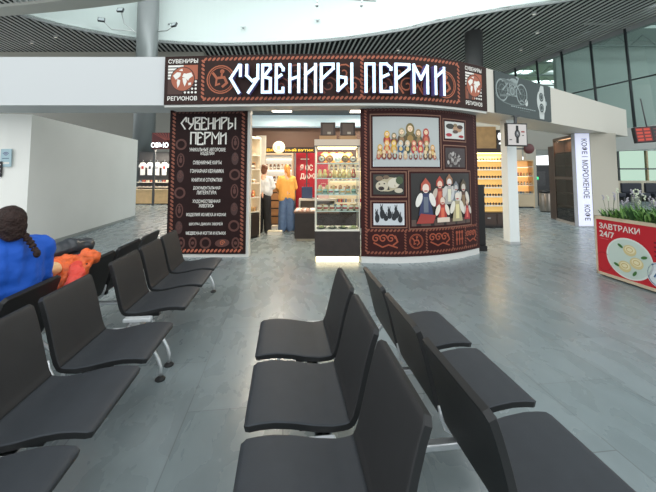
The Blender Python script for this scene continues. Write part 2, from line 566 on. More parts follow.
# bulkhead beams
wb = MB(); wb.box((-12, 5.9, 2.66), (-2.80, 6.66, 3.5), mat((204, 206, 206), 0.5)); struct('trim_5', wb, 'white bulkhead beam left of the souvenir sign')
BD = Vector((6.35, 4.36)).normalized(); BN = Vector((BD.y, -BD.x)); B0 = Vector((3.0, 6.53))
q = [B0, B0 + BD * 7.75, B0 + BD * 7.75 - BN * 0.9, B0 - BN * 0.9]
wb = MB(); wb.prism([tuple(p) for p in q], 2.66, 3.5, mat((208, 202, 190), 0.55)); struct('trim_6', wb, 'beige bulkhead beam slanting away right of the souvenir sign')
wb = MB(); wb.prism([(7.50, 9.98), (8.26, 10.0), (8.26, 10.7), (7.50, 10.7)], 0, 2.66, mat((186, 180, 166), 0.55)); struct('wall_pillar', wb, 'beige wall pier behind the red planter')
# back walls and lintels far behind
wb = MB(); GB = mat((150, 148, 140), 0.7)
wb.box((-30, 27, 0), (11.0, 27.3, 9.9), GB); wb.box((4.0, 16.2, 0), (9.0, 16.5, 4.5), mat((196, 188, 172), 0.6)); wb.box((9.0, 16.2, 2.6), (12.4, 16.5, 4.5), GB)
wb.box((9.05, 16.0, 0), (9.52, 16.2, 2.6), mat((176, 172, 160), 0.6)); wb.box((10.9, 16.2, 0), (12.4, 16.5, 2.6), mat((96, 90, 84), 0.6))
struct('wall_back', wb)
# round columns
def column(c, r, z1, mt, label):
    b = MB(); b.lathe([(r, 0), (r, z1)], (c[0], c[1], 0), mt, 28); b.lathe([(r + .03, 0), (r + .03, .12), (r, .14)], (c[0], c[1], 0), mt, 28)
    o = struct('column', b, label); o['category'] = 'column'
column((-9.74, 18.44), 0.53, 13.6, mat((118, 123, 123), 0.4, 0.3), 'round silver column rising through the skylight')
column((7.75, 18.2), 0.45, 8.99, mat((92, 92, 92), 0.45, 0.3), 'round dark column behind the right end of the sign')
# white square post under the right beam
b = MB(); b.box((-0.11, -0.11, 0), (0.11, 0.11, 2.66), WHITE); b.box((-0.12, -0.12, 0), (0.12, 0.12, 0.06), mat((170, 172, 172), 0.4))
o = struct('post', b, 'white square post standing under the beige beam'); o.location = (3.94, 7.62, 0); o.rotation_euler = (0, 0, radians(7)); o['category'] = 'post'

# glass wall on the right, with the next hall behind it
LEAN = 0.32
def gw(t, z):
    q = GL(t); k = (ZC - z) / 5.2 * LEAN
    return (q.x + k, q.y + k * 0.3, z)
FRAME = mat((52, 58, 60), 0.45)
t0 = KS_ * (17.5 - 12.0) / abs(dv.y)
ts = [t0 + 1.2 * KS_ * k for k in range(-6, 7)]
for i, (a, b_) in enumerate(zip(ts, ts[1:])):
    g = MB(); g.quad(gw(a, 3.85), gw(b_, 3.85), gw(b_, 8.9), gw(a, 8.9), glass_mat((206, 220, 216), 0.10))
    o = struct('window_%d' % (i + 1), g)
    f = MB()
    f.tube([gw(a, 3.8), gw(a, 8.95)], 0.07, FRAME, 6)
    f.tube([gw(a, 6.27), gw(b_, 6.27)], 0.04, FRAME, 6)
    f.build('mullion', o)
b = MB(); b.prism([tuple(GL(-2)), tuple(GL(16)), (GL(16).x + .5, GL(16).y), (GL(-2).x + .5, GL(-2).y)], 2.68, 3.82, mat((206, 210, 206), 0.6)); struct('trim_7', b, 'white band below the glass wall')
# the next hall
b = MB(); RF = mat((176, 186, 182), 0.7); SKY = mat((225, 240, 240), 0.5, emit=4.0)
for k in range(9):
    y0 = 4 + k * 3.2
    b.box((13.4, y0, 10.0), (40, y0 + 2.0, 10.2), RF)
    for j in range(5): b.box((14 + j * 5.4, y0 + 2.0, 10.1), (17.2 + j * 5.4, y0 + 3.2, 10.16), SKY); b.box((17.2 + j * 5.4, y0 + 2.0, 10.0), (18.4 + j * 5.4, y0 + 3.2, 10.2), RF)
    b.tube([(13.4, y0 + 1.0, 9.3), (40, y0 + 1.0, 9.3)], 0.07, mat((150, 158, 156), .5), 6)
    for j in range(16): b.tube([(13.4 + j * 1.7, y0 + 1.0, 9.3), (14.25 + j * 1.7, y0 + 1.0, 10.0), (15.1 + j * 1.7, y0 + 1.0, 9.3)], 0.04, mat((150, 158, 156), .5), 5)
struct('ceiling_hall', b, 'roof of the next hall with skylights and trusses')
b = MB(); b.box((14.6, 22, 0), (34, 22.3, 1.05), mat((196, 184, 164), 0.6)); b.box((14.6, 22, 2.95), (40, 22.3, 10.0), mat((176, 184, 180), 0.7))
b.box((14.6, 22, 1.05), (16.6, 22.3, 2.95), mat((92, 92, 88), 0.6)); struct('wall_far', b)
g = MB(); g.quad((16.6, 22.1, 1.05), (34, 22.1, 1.05), (34, 22.1, 2.95), (16.6, 22.1, 2.95), glass_mat((148, 170, 152), 0.06)); o = struct('window_20', g)
f = MB()
for x in (16.6, 18.3, 20.1, 21.9, 23.7): f.box((x - .05, 22.02, 1.05), (x + .05, 22.18, 2.95), mat((170, 150, 116), 0.5) if x == 20.1 else FRAME)
f.box((16.6, 22.02, 1.75), (30, 22.18, 1.83), FRAME); f.build('frame', o)
b = MB(); b.box((-60, 31, -1.5), (90, 120, -1.2), mat((128, 146, 108), 0.9, vary=0.2, scale=0.2)); struct('ground', b, 'grass field outside the far windows')

# ================================================================ SOUVENIR SHOP FRONT
HC = Curve([(-2.78, 5.86), (-1.4, 5.76), (0, 5.70), (0.8, 5.69), (1.25, 5.72), (1.7, 5.83), (2.2, 6.03), (2.6, 6.25), (2.98, 6.48)])
HZ0, HZ1 = 2.66, 3.49
hd = thing('header_sign', 'long curved brown shop sign with glowing white letters above the souvenir shop', 'shop sign', (0, 5.9, HZ0))
b = MB(); HC.slab(b, 0, HC.L, HZ0, HZ1, -0.30, 0.0, mat((52, 34, 30), 0.6, spec=.2, vary=0.1), 40); HC.slab(b, 0, HC.L, HZ0 - 0.04, HZ0, -0.45, -0.02, mat((206, 206, 200), 0.5), 40)
b.build('sign_box', hd, True)
b = MB(); a = Art(b, HC.fn())
sx = HC.s_of_x
R0, R1, RM = sx(-2.11), sx(2.30), sx(0.56)
zt, zb = 3.425, 2.745
for (p, q) in (((R0, zt), (RM, zt)), ((RM, zt), (R1, zt)), ((R0, zb), (RM, zb)), ((RM, zb), (R1, zb)), ((R0, zb), (R0, zt)), ((RM, zb), (RM, zt)), ((R1, zb), (R1, zt))):
    n_ = max(1, int(abs(q[0] - p[0]) / 0.4)) if p[1] == q[1] else 1
    for i in range(n_):
        a.rope((p[0] + (q[0] - p[0]) * i / n_, p[1] + (q[1] - p[1]) * i / n_), (p[0] + (q[0] - p[0]) * (i + 1) / n_, p[1] + (q[1] - p[1]) * (i + 1) / n_), 0.062, RUST_HI)
b.build('rope_border', hd, True)


def beast_ring(a, c, r, mt):
    """Round folk ornament: a ring with a curled beast inside."""
    a.ring(c, r, r * 0.09, mt); a.ring(c, r * 0.86, r * 0.06, mt)
    a.stroke([(c[0] - r * .6, c[1] + r * .5), (c[0] - r * .3, c[1] + r * .1), (c[0] + r * .25, c[1] + r * .15), (c[0] + r * .45, c[1] - r * .25), (c[0] + r * .1, c[1] - r * .55)], r * .18, mt)
    a.stroke([(c[0] - r * .3, c[1] + r * .1), (c[0] - r * .35, c[1] - r * .4), (c[0] - r * .05, c[1] - r * .3)], r * .13, mt)
    a.stroke([(c[0] + r * .1, c[1] + r * .6), (c[0] + r * .05, c[1] + r * .2)], r * .13, mt)
    a.ell((c[0] + r * .1, c[1] + r * .58), r * .16, mt)


def swirl(a, c, r, mt, w):
    a.stroke([(c[0] + r * (1 - k / 16) * cos(k * .62), c[1] + r * (1 - k / 16) * sin(k * .62)) for k in range(15)], w, mt)


b = MB(); a = Art(b, HC.fn()); a.o = 0.003
beast_ring(a, (sx(-1.80), 3.075), 0.235, RUST); b.build('folk_ornament', hd, True); b = MB(); a = Art(b, HC.fn()); a.o = 0.003
beast_ring(a, (sx(2.02), 3.03), 0.23, RUST)
for x in (-0.95, -0.55, -0.15, 0.25, 0.75, 1.15, 1.5):
    m_ = RUST if x in (0.25, 1.15, 1.5) else mat((126, 68, 52), 0.6)
    b.build('folk_ornament', hd, True); b = MB(); a = Art(b, HC.fn()); a.o = 0.003
    swirl(a, (sx(x), 3.17), 0.16, m_, 0.024); swirl(a, (sx(x + .16), 2.96), 0.15, m_, 0.024)
    a.stroke([(sx(x - .1), 2.82), (sx(x), 2.98), (sx(x + .1), 2.82)], 0.03, m_)
b.build('folk_ornament', hd, True)


def emblem(b, x0, x1, z0, z1):
    a = Art(b, HC.fn()); a.o = 0.003
    s0, s1 = sx(x0), sx(x1); w = s1 - s0; cs = (s0 + s1) / 2
    a.text('СУВЕНИРЫ', (cs, z1 - 0.045), 0.075, PAPER, w, 0.02); a.text('РЕГИОНОВ', (cs, z0 + 0.045), 0.075, PAPER, w, 0.02)
    q0, q1 = z0 + 0.115, z1 - 0.115; h = q1 - q0
    a.rect(s0 + w * .5, q0 + h * .5, s1, q1, RUST_HI); a.rect(s0, q0, s0 + w * .5, q0 + h * .52, mat((70, 44, 36), 0.6))
    for k in range(5): a.rect(s0, q1 - 0.035 - k * 0.052, s0 + w * (.52 - .09 * k), q1 - k * 0.052, PAPER)
    for k in range(6): a.rect(s0 + k * .045, q0, s0 + k * .045 + .022, q0 + h * .45 - k * .02, RUST)
    for i in range(4):
        for j in range(4):
            if i + j >= 3: a.ell((s1 - .03 - (3 - i) * .062, q0 + .03 + (3 - j) * .062), .02, PAPER, n=10)
    c = (cs, (q0 + q1) / 2 + .01); r = h * .40
    a.up(); a.ell(c, r * 1.08, mat((60, 34, 28), 0.6), n=30); a.up(); a.ell(c, r, RUST_HI, n=30); a.up()
    for pts in ([(-.85, .3), (-.5, .6), (-.15, .55), (-.2, .25), (-.45, .05), (-.6, -.05)], [(-.45, 0), (-.2, -.1), (-.25, -.45), (-.42, -.75), (-.5, -.3)],
                [(-.05, .2), (.1, .5), (.3, .45), (.75, .55), (.9, .25), (.6, .05), (.5, -.15), (.2, .1)], [(-.02, .1), (.3, .08), (.38, -.2), (.2, -.65), (.05, -.3)],
                [(.5, -.35), (.75, -.3), (.75, -.5), (.52, -.55)], [(-.35, .75), (-.05, .9), (0, .68)]):
        a.poly([(c[0] + p[0] * r, c[1] + p[1] * r) for p in pts], PAPER)


b = MB(); emblem(b, -2.72, -2.20, 2.72, 3.45); b.build('globe_emblem', hd, True)
b = MB(); emblem(b, 2.455, 2.85, 2.72, 3.44); b.build('globe_emblem', hd, True)
# channel letters: glowing fronts, violet light painted into the colour of the sides
GLOW = mat((206, 234, 252), 0.4, emit=0.75); SIDE = mat((118, 108, 170), 0.45)
LET = [('С', -1.664, -1.436), ('У', -1.387, -1.142), ('В', -1.11, -0.93), ('Е', -0.881, -0.718), ('Н', -0.653, -0.457), ('И', -0.392, -0.179), ('Р', -0.131, 0.114), ('Ы', 0.147, 0.42),
       ('П', 0.604, 0.783), ('Е', 0.848, 1.061), ('Р', 1.093, 1.354), ('М', 1.385, 1.666), ('И', 1.768, 1.97)]
for (ch, x0, x1) in LET:
    s0, s1 = sx(x0 * .977), sx(x1 * .977); b = MB(); fn = HC.fn(); sw = 0.047
    k = (s1 - s0 - sw) / GLYPH_W[ch]; z0, z1 = 2.82, 3.27
    for st in GLYPHS[ch]:
        for p, q in zip(st, st[1:]):
            P = Vector((s0 + sw / 2 + p[0] * k, z0 + p[1] * (z1 - z0))); Q = Vector((s0 + sw / 2 + q[0] * k, z0 + q[1] * (z1 - z0)))
            dd = (Q - P).normalized(); nn = Vector((-dd.y, dd.x)) * sw / 2; P = P - dd * sw * .45; Q = Q + dd * sw * .45
            c4 = [P - nn, Q - nn, Q + nn, P + nn]
            f_ = [fn(c.x, c.y, 0.13) for c in c4]; g_ = [fn(c.x, c.y, 0.03) for c in c4]
            b.add(f_, [(0, 1, 2, 3)], GLOW); b.add(f_ + g_, [(4, 5, 1, 0), (5, 6, 2, 1), (6, 7, 3, 2), (7, 4, 0, 3), (7, 6, 5, 4)], SIDE)
    b.build('letter', hd, True)['label'] = 'glowing bluish white letter'

# left text panel
LP0, LP1, LPY = -2.90, -1.48, 6.40
lp = thing('text_panel', 'tall dark brown panel with white lettering on the left of the shop entrance', 'sign panel', (-2.19, 6.45, 0))
b = MB(); b.box((LP0, LPY, 0.0), (LP1 + 0.05, LPY + 0.16, 2.70), mat((206, 204, 198), 0.5)); b.build('panel_body', lp, True)
b = MB(); b.box((LP0, LPY - 0.02, 0.06), (LP1, LPY, 2.695), mat((38, 21, 20), 0.6, spec=.15, vary=0.12)); b.build('printed_board', lp, True)
fp = plane_map((LP0, LPY - 0.02, 0), (1, 0, 0), (0, -1, 0)); PWd = LP1 - LP0
b = MB(); a = Art(b, fp)
for (p, q, m_) in (((.075, .14), (.075, 2.62), TANFR2), ((PWd - .075, .14), (PWd - .075, 2.62), TANFR2), ((.075, .12), (PWd - .075, .12), RUST_HI), ((.075, 2.63), (PWd - .075, 2.63), RUST_DIM)):
    a.rope(p, q, 0.065, m_)
b.build('rope_border', lp, True)
b = MB(); a = Art(b, fp); cx = 0.70
a.glyphs('СУВЕНИРЫ', (cx, 2.415), 0.215, 1.00, 0.026, PAPER); a.glyphs('ПЕРМИ', (cx + .01, 2.14), 0.215, 0.64, 0.026, PAPER)
for (s, z, w) in (('УНИКАЛЬНЫЕ АВТОРСКИЕ', 1.935, .66), ('ИЗДЕЛИЯ', 1.86, .25), ('СУВЕНИРНЫЕ КАРТЫ', 1.70, .52), ('ГОНЧАРНАЯ КЕРАМИКА', 1.545, .61), ('КНИГИ И ОТКРЫТКИ', 1.385, .55),
                  ('ДОКУМЕНТАЛЬНАЯ', 1.235, .49), ('ЛИТЕРАТУРА', 1.155, .36), ('ХУДОЖЕСТВЕННАЯ', 0.995, .50), ('ЖИВОПИСЬ', 0.92, .27), ('ИЗДЕЛИЯ ИЗ МЕХА И КОЖИ', 0.755, .71),
                  ('ШКУРЫ ДИКИХ ЗВЕРЕЙ', 0.595, .60), ('МЕДВЕЖЬИ КОГТИ И КЛЫКИ', 0.425, .71)):
    b.build('text_line', lp, True); b = MB(); a = Art(b, fp); a.text(s, (cx, z), 0.068, PAPER, w, 0.012)
b.build('text_line', lp, True)
for i, z in enumerate((2.03, 1.74, 1.45, 1.15, 0.83, 0.53)):
    for s in (0.215, PWd - 0.215):
        b = MB(); a = Art(b, fp); c = (s, z + (0.0 if s < .5 else 0.03)); k = (i + (s > .5)) % 3
        if k == 0: a.ring(c, .085, .035, RUST_DIM)
        elif k == 1:
            a.ring(c, (.06, .12), .022, RUST_DIM, 12); a.ell(c, (.028, .05), RUST_DIM); a.ell((c[0], c[1] + .07), .02, RUST_DIM)
        else:
            a.ell(c, (.065, .115), mat((62, 34, 30), 0.6)); a.up(); swirl(a, c, .055, RUST_DIM, .018); a.ell((c[0], c[1] + .08), .022, RUST_DIM)
        b.build('folk_ornament', lp, True)
for i, s in enumerate((.26, .47, .70, 1.0, 1.24)):
    b = MB(); a = Art(b, fp); c = (s, 0.255)
    if i == 2: a.ring(c, .085, .035, RUST_DIM)
    elif i == 3: a.ell(c, (.13, .07), RUST_DIM, .1); a.up(); swirl(a, c, .05, RUST, .016)
    else: a.ring(c, (.06, .09), .03, RUST_DIM, 10); a.ell(c, .03, RUST_DIM)
    b.build('folk_ornament', lp, True)

# curved picture panel on the right of the entrance
PC = Curve([(0.56, 6.0), (0.9, 5.965), (1.2, 5.96), (1.6, 6.02), (2.0, 6.15), (2.4, 6.36), (2.84, 6.68)])
pn = thing('picture_panel', 'curved dark brown panel with framed pictures of dolls and bears', 'display panel', (1.6, 6.2, 0))
b = MB(); PC.slab(b, 0, PC.L, 0.0, 0.11, -0.25, 0.0, mat((214, 214, 210), 0.5), 30); b.build('plinth', pn, True)
b = MB(); PC.slab(b, 0, PC.L, 0.11, 2.615, -0.20, 0.01, mat((56, 24, 23), 0.6, spec=.2, vary=0.12), 30); b.build('panel_body', pn, True)
ps = PC.s_of_x; PF = PC.fn(); PL = PC.L


def ray_s(u, v):
    """(s, z) on the picture panel for a spot of the reference layout given as fractions of the panel."""
    return (u * PL, 0.13 + v * 2.52)


# fractions: u along the panel, v up
def pic(name_label, u0, u1, v0, v1, bgm):
    (s0, z0), (s1, z1) = ray_s(u0, v0), ray_s(u1, v1)
    b = MB(); a = Art(b, PF); a.o = 0.014
    n_ = max(1, int((s1 - s0) / .12))
    a.rect(s0, z0, s1, z1, bgm, n_)
    a.o = 0.0155; a.frame(s0 - .05, z0 - .05, s1 + .05, z1 + .05, .018, TANFR, n_)
    a.o = 0.0165
    return b, a, s0, z0, s1 - s0, z1 - z0


def doll(a, x, z, h, body, head, face=(236, 206, 170), band=None):
    M_ = lambda c: mat(c, 0.6)
    a.ell((x, z + h * .33), (h * .24, h * .34), M_(body)); a.ell((x, z + h * .74), (h * .18, h * .25), M_(head)); a.up(.0006)
    a.ell((x, z + h * .76), (h * .11, h * .13), M_(face)); a.ell((x, z + h * .35), (h * .13, h * .16), M_(band or head)); a.up(.0006)
    a.ell((x - h * .04, z + h * .79), h * .018, M_((40, 30, 30)), n=6); a.ell((x + h * .04, z + h * .79), h * .018, M_((40, 30, 30)), n=6); a.ell((x, z + h * .7), h * .022, M_((170, 50, 50)), n=6)
    a.o -= .0012


b, a, s0, z0, w, h = pic('', .085, .57, .59, .93, mat((176, 180, 178), 0.5))
a.poly([(s0, z0), (s0 + w, z0), (s0 + w, z0 + h * .14), (s0, z0 + h * .10)], mat((196, 208, 214), 0.6)); a.up()
a.poly([(s0 + w * .02, z0 + h * .13), (s0 + w * .98, z0 + h * .13), (s0 + w * .92, z0 + h * .28), (s0 + w * .09, z0 + h * .28)], mat((150, 150, 148), 0.6)); a.up()
for (x, z, hh, bd, hdc) in ((.20, .42, .30, (150, 60, 50), (214, 170, 60)), (.30, .40, .28, (110, 60, 46), (130, 120, 90)), (.41, .40, .38, (84, 70, 54), (170, 160, 130)), (.535, .38, .50, (92, 80, 46), (120, 104, 60)),
                           (.66, .40, .36, (76, 74, 56), (160, 130, 90)), (.78, .42, .36, (140, 66, 56), (176, 64, 56))):
    doll(a, s0 + w * x, z0 + h * z, h * hh, bd, hdc, band=(min(255, bd[0] + 60), bd[1] + 40, bd[2] + 20))
a.up()
for i, (bd, hdc) in enumerate((((150, 90, 40), (200, 160, 60)), ((190, 90, 60), (220, 170, 90)), ((196, 140, 50), (216, 180, 70)), ((60, 90, 120), (190, 190, 180)), ((60, 70, 60), (200, 190, 170)), ((176, 66, 66), (200, 110, 90)),
                               ((180, 60, 60), (190, 80, 70)), ((90, 80, 60), (180, 160, 110)), ((150, 90, 50), (200, 150, 80)))):
    doll(a, s0 + w * (.10 + i * .098), z0 + h * (.26 if i not in (0, 8) else .18), h * .27, bd, hdc, band=(210, 180, 120))
a.up()
for i in range(12):
    doll(a, s0 + w * (.08 + i * .076), z0 + h * .14, h * random.choice((.15, .18, .2)), random.choice(((120, 50, 46), (170, 80, 70), (110, 120, 96), (190, 150, 120), (90, 60, 48))), random.choice(((210, 190, 150), (190, 160, 120), (170, 180, 160))))
b.build('picture', pn, True)['label'] = 'large picture of painted nesting dolls on white'

b, a, s0, z0, w, h = pic('', .625, .83, .79, .912, mat((206, 206, 200), 0.5))
for (x, z, rx, rz, c) in ((.25, .72, .2, .16, (56, 54, 50)), (.62, .6, .24, .2, (176, 140, 110)), (.75, .72, .16, .12, (70, 50, 44)), (.5, .42, .14, .1, (90, 70, 60)), (.18, .22, .14, .1, (170, 50, 60)), (.8, .16, .14, .08, (160, 40, 50)), (.5, .8, .1, .1, (140, 120, 90))):
    a.ell((s0 + w * x, z0 + h * z), (w * rx, h * rz), mat(c, 0.6)); a.up(.0006)
b.build('picture', pn, True)['label'] = 'small picture of crafts on white at the top right'
b, a, s0, z0, w, h = pic('', .625, .83, .587, .725, mat((58, 46, 46), 0.5))
for k in range(26):
    g = random.randint(110, 190)
    a.ell((s0 + w * (.5 + random.gauss(0, .17)), z0 + h * (.45 + random.gauss(0, .2))), (w * random.uniform(.03, .1), h * random.uniform(.03, .12)), mat((g // 10 * 10, g // 10 * 10 - 6, g // 10 * 10 - 10), 0.6), random.uniform(0, 3), 8); a.up(.0003)
b.build('picture', pn, True)['label'] = 'small dark picture of a silvery flower'
b, a, s0, z0, w, h = pic('', .085, .295, .403, .538, mat((44, 44, 38), 0.5))
for (x, z, rx, rz, c, r_) in ((.5, .5, .36, .34, (176, 164, 136), .2), (.28, .42, .2, .26, (196, 186, 164), 0), (.68, .58, .22, .24, (206, 198, 180), .4), (.2, .8, .12, .12, (120, 100, 80), 0), (.42, .86, .1, .1, (110, 92, 74), 0), (.26, .3, .1, .1, (60, 48, 44), 0), (.27, .28, .04, .04, (20, 18, 18), 0),
                            (.2, .52, .03, .03, (20, 18, 18), 0), (.36, .54, .03, .03, (20, 18, 18), 0), (.85, .7, .12, .2, (70, 84, 56), 0), (.82, .2, .14, .12, (190, 180, 160), 0)):
    a.ell((s0 + w * x, z0 + h * z), (w * rx, h * rz), mat(c, 0.6), r_); a.up(.0006)
b.build('picture', pn, True)['label'] = 'small picture of a pale bear'
b, a, s0, z0, w, h = pic('', .085, .295, .20, .343, mat((200, 204, 208), 0.5))
a.rect(s0, z0, s0 + w, z0 + h * .3, mat((216, 218, 220), 0.5)); a.up()
for (x, z, hh) in ((.12, .12, .5), (.28, .3, .55), (.4, .2, .3), (.52, .3, .45), (.66, .22, .3), (.74, .32, .5), (.86, .12, .38)):
    a.ell((s0 + w * x, z0 + h * (z + hh * .4)), (w * .075, h * hh * .42), mat((34, 38, 42), 0.6)); a.ell((s0 + w * (x - .02), z0 + h * (z + hh * .85)), (w * .045, h * hh * .2), mat((34, 38, 42), 0.6))
    a.ell((s0 + w * (x - .04), z0 + h * (z + hh * 1.1)), (w * .014, h * .09), mat((34, 38, 42), 0.6), .2, 8); a.ell((s0 + w * (x + .01), z0 + h * (z + hh * 1.1)), (w * .014, h * .09), mat((34, 38, 42), 0.6), -.2, 8)
b.build('picture', pn, True)['label'] = 'small picture of dark animal figurines on white'
b, a, s0, z0, w, h = pic('', .345, .875, .19, .545, mat((36, 33, 31), 0.5))
a.rect(s0, z0, s0 + w, z0 + h * .12, mat((92, 74, 66), 0.6), 5); a.up()


def ragdoll(a, x, z, hh, dress, head, sleeve=(222, 214, 200), crown=None):
    X = s0 + w * x; Z = z0 + h * z; H = h * hh; M_ = lambda c: mat(c, 0.65)
    a.poly([(X - H * .22, Z), (X + H * .22, Z), (X + H * .1, Z + H * .6), (X - H * .1, Z + H * .6)], M_(dress)); a.up(.0006)
    for sg in (-1, 1):
        a.ell((X + sg * H * .2, Z + H * .42), (H * .085, H * .2), M_(sleeve), sg * .35); a.up(.0004)
    a.rect(X - H * .07, Z + H * .08, X + H * .07, Z + H * .5, M_((min(255, dress[0] + 50), min(255, dress[1] + 50), min(255, dress[2] + 30)))); a.up(.0004)
    if crown: a.poly([(X - H * .15, Z + H * .68), (X + H * .15, Z + H * .68), (X + H * .14, Z + H * .85), (X, Z + H * 1.02), (X - H * .14, Z + H * .85)], M_(crown)); a.up(.0004)
    a.ell((X, Z + H * .73), (H * .1, H * .125), M_(head)); a.up(.0004)
    a.ell((X, Z + H * .66), (H * .07, H * .02), M_((170, 60, 56)), n=8)


for args in ((.42, .36, .58, (150, 60, 56), (226, 196, 176), (190, 176, 160), (170, 70, 56)), (.58, .40, .58, (170, 166, 160), (220, 214, 208), (200, 196, 190), (150, 110, 84)), (.70, .36, .48, (130, 140, 146), (190, 186, 180), (196, 196, 196), (120, 124, 130)),
             (.85, .26, .62, (90, 66, 56), (200, 190, 176), (214, 208, 196), (90, 78, 60)), (.20, .20, .70, (54, 62, 96), (228, 210, 196), (226, 222, 214), (176, 84, 66)), (.92, .08, .45, (166, 54, 60), (210, 190, 170), (200, 190, 180), None),
             (.45, .06, .56, (168, 58, 50), (224, 204, 186), (228, 220, 204), None), (.71, .06, .66, (176, 164, 130), (226, 214, 200), (224, 218, 204), None)):
    ragdoll(a, *args)
a.poly([(s0 + w * .06, z0 + h * .05), (s0 + w * .3, z0 + h * .05), (s0 + w * .34, z0 + h * .2), (s0 + w * .12, z0 + h * .24)], mat((160, 62, 54), 0.65)); a.up()
a.rect(s0 + w * .36, z0 + h * .06, s0 + w * .56, z0 + h * .15, mat((222, 206, 188), 0.65))
b.build('picture', pn, True)['label'] = 'large dark picture of folk rag dolls'
b = MB(); a = Art(b, PF); a.o = 0.0125
x0, x1 = .035 * PL, .965 * PL; zA, zB, zT = 0.175, 0.545, 2.60
def hrope(z, m_, th=.05):
    for i in range(12): a.rope((x0 + (x1 - x0) * i / 12, z), (x0 + (x1 - x0) * (i + 1) / 12, z), th, m_)
hrope(zA, TANFR2); hrope(zB, TANFR2); hrope(zT, RUST_DIM)
a.rope((x0, zA), (x0, zT), .05, TANFR2); a.rope((x1, zA), (x1, zT), .05, RUST_DIM)
for u in (.30, .455, .68, .815): a.rope((u * PL, zA), (u * PL, zB), .04, TANFR2)
b.build('rope_border', pn, True)
ORN = mat((158, 76, 50), 0.6)
zc = (zA + zB) / 2
for u in (.165, .565, .89):
    b = MB(); a = Art(b, PF); a.o = 0.0125; k = .75 if u > .8 else 1
    for dx in (-.16, -.04, .09): swirl(a, (u * PL + dx * k, zc + .05), .075 * k, ORN, .022); 
    a.stroke([(u * PL - .2 * k, zc - .02), (u * PL - .05, zc - .09), (u * PL + .05, zc - .05), (u * PL + .2 * k, zc - .1)], .024, ORN)
    a.stroke([(u * PL + .16 * k, zc + .1), (u * PL + .2 * k, zc), (u * PL + .12 * k, zc - .06)], .026, ORN)
    b.build('folk_ornament', pn, True)
b = MB(); a = Art(b, PF); a.o = 0.0125; beast_ring(a, (.378 * PL, zc), .12, ORN); b.build('folk_ornament', pn, True)
b = MB(); a = Art(b, PF); a.o = 0.0125; u = .747 * PL
for dx in (-.07, 0, .07):
    a.stroke([(u + dx, zc - .12), (u + dx, zc + .1)], .024, ORN); a.ell((u + dx, zc + .1), .03, ORN, n=8); a.ell((u + dx, zc - .02), .028, ORN, n=8)
b.build('folk_ornament', pn, True)

# ================================================================ BENCHES
SEATM = mat((52, 56, 61), 0.62, spec=.35, vary=0.06, scale=14, bump=0.05, bscale=300); BACKM = mat((42, 42, 43), 0.62, spec=.35, vary=0.06, scale=14, bump=0.05, bscale=300); EDGEM = mat((20, 21, 22), 0.55)
SEAT_P = [(0.0, .434), (.02, .440), (.06, .445), (.12, .447), (.20, .438), (.29, .420), (.37, .410), (.43, .414), (.455, .424)]
BACK_P = [(.452, .420), (.472, .455), (.488, .51), (.505, .58), (.524, .66), (.545, .735), (.562, .785), (.572, .808)]


def shell(mb, prof, hw, thick, mt, edge, r0=0.0, r1=0.0):
    """A thin upholstered shell swept along y from a side profile, with rounded corners."""
    P = [Vector(p) for p in prof]; s = [0]
    for a_, b_ in zip(P, P[1:]): s.append(s[-1] + (b_ - a_).length)
    # resample finely
    N = 22; Q = []; 
    for i in range(N + 1):
        t = s[-1] * i / N; j = 0
        while j < len(s) - 2 and s[j + 1] < t: j += 1
        k = (t - s[j]) / (s[j + 1] - s[j]); Q.append((P[j].lerp(P[j + 1], k), t))
    YC = [-1, -.985, -.96, -.7, -.35, 0, .35, .7, .96, .985, 1]; M = len(YC) - 1; top = []; bot = []
    for i, (q, t) in enumerate(Q):
        a_ = Q[max(0, i - 1)][0]; b_ = Q[min(N, i + 1)][0]; d_ = (b_ - a_).normalized(); nn = Vector((-d_.y, d_.x))
        w = hw
        if t < r0: w = hw - r0 + sqrt(max(0, r0 ** 2 - (r0 - t) ** 2))
        if s[-1] - t < r1: w = min(w, hw - r1 + sqrt(max(0, r1 ** 2 - (r1 - (s[-1] - t)) ** 2)))
        rt = []; rbm = []
        for j in range(M + 1):
            y = w * YC[j]
            e = min(1.0, min(w - abs(y), t, s[-1] - t) / 0.006 + 0.72)
            rt.append((q.x + nn.x * thick * .5 * e, y, q.y + nn.y * thick * .5 * e)); rbm.append((q.x - nn.x * thick * .5, y, q.y - nn.y * thick * .5))
        top.append(rt); bot.append(rbm)
    vs = [p for r in top for p in r] + [p for r in bot for p in r]; n = M + 1; B = (N + 1) * n
    f1 = []; f2 = []; f3 = []
    for i in range(N):
        for j in range(M):
            f1.append((i * n + j, i * n + j + 1, (i + 1) * n + j + 1, (i + 1) * n + j)); f2.append((B + i * n + j, B + (i + 1) * n + j, B + (i + 1) * n + j + 1, B + i * n + j + 1))
        f3.append((i * n, (i + 1) * n, B + (i + 1) * n, B + i * n)); f3.append((i * n + M, B + i * n + M, B + (i + 1) * n + M, (i + 1) * n + M))
    for j in range(M):
        f3.append((j, B + j, B + j + 1, j + 1)); f3.append((N * n + j, N * n + j + 1, B + N * n + j + 1, B + N * n + j))
    mb.add(vs, f1, mt, True); b0 = len(mb.v) - len(vs)
    ke = mb.m(edge)
    for f in f2: mb.f.append([b0 + i for i in f]); mb.mi.append(ke); mb.sm.append(True)
    for f in f3: mb.f.append([b0 + i for i in f]); mb.mi.append(ke); mb.sm.append(False)


HALF, PITCH_S, HW = 0.6625, 0.566, 0.249


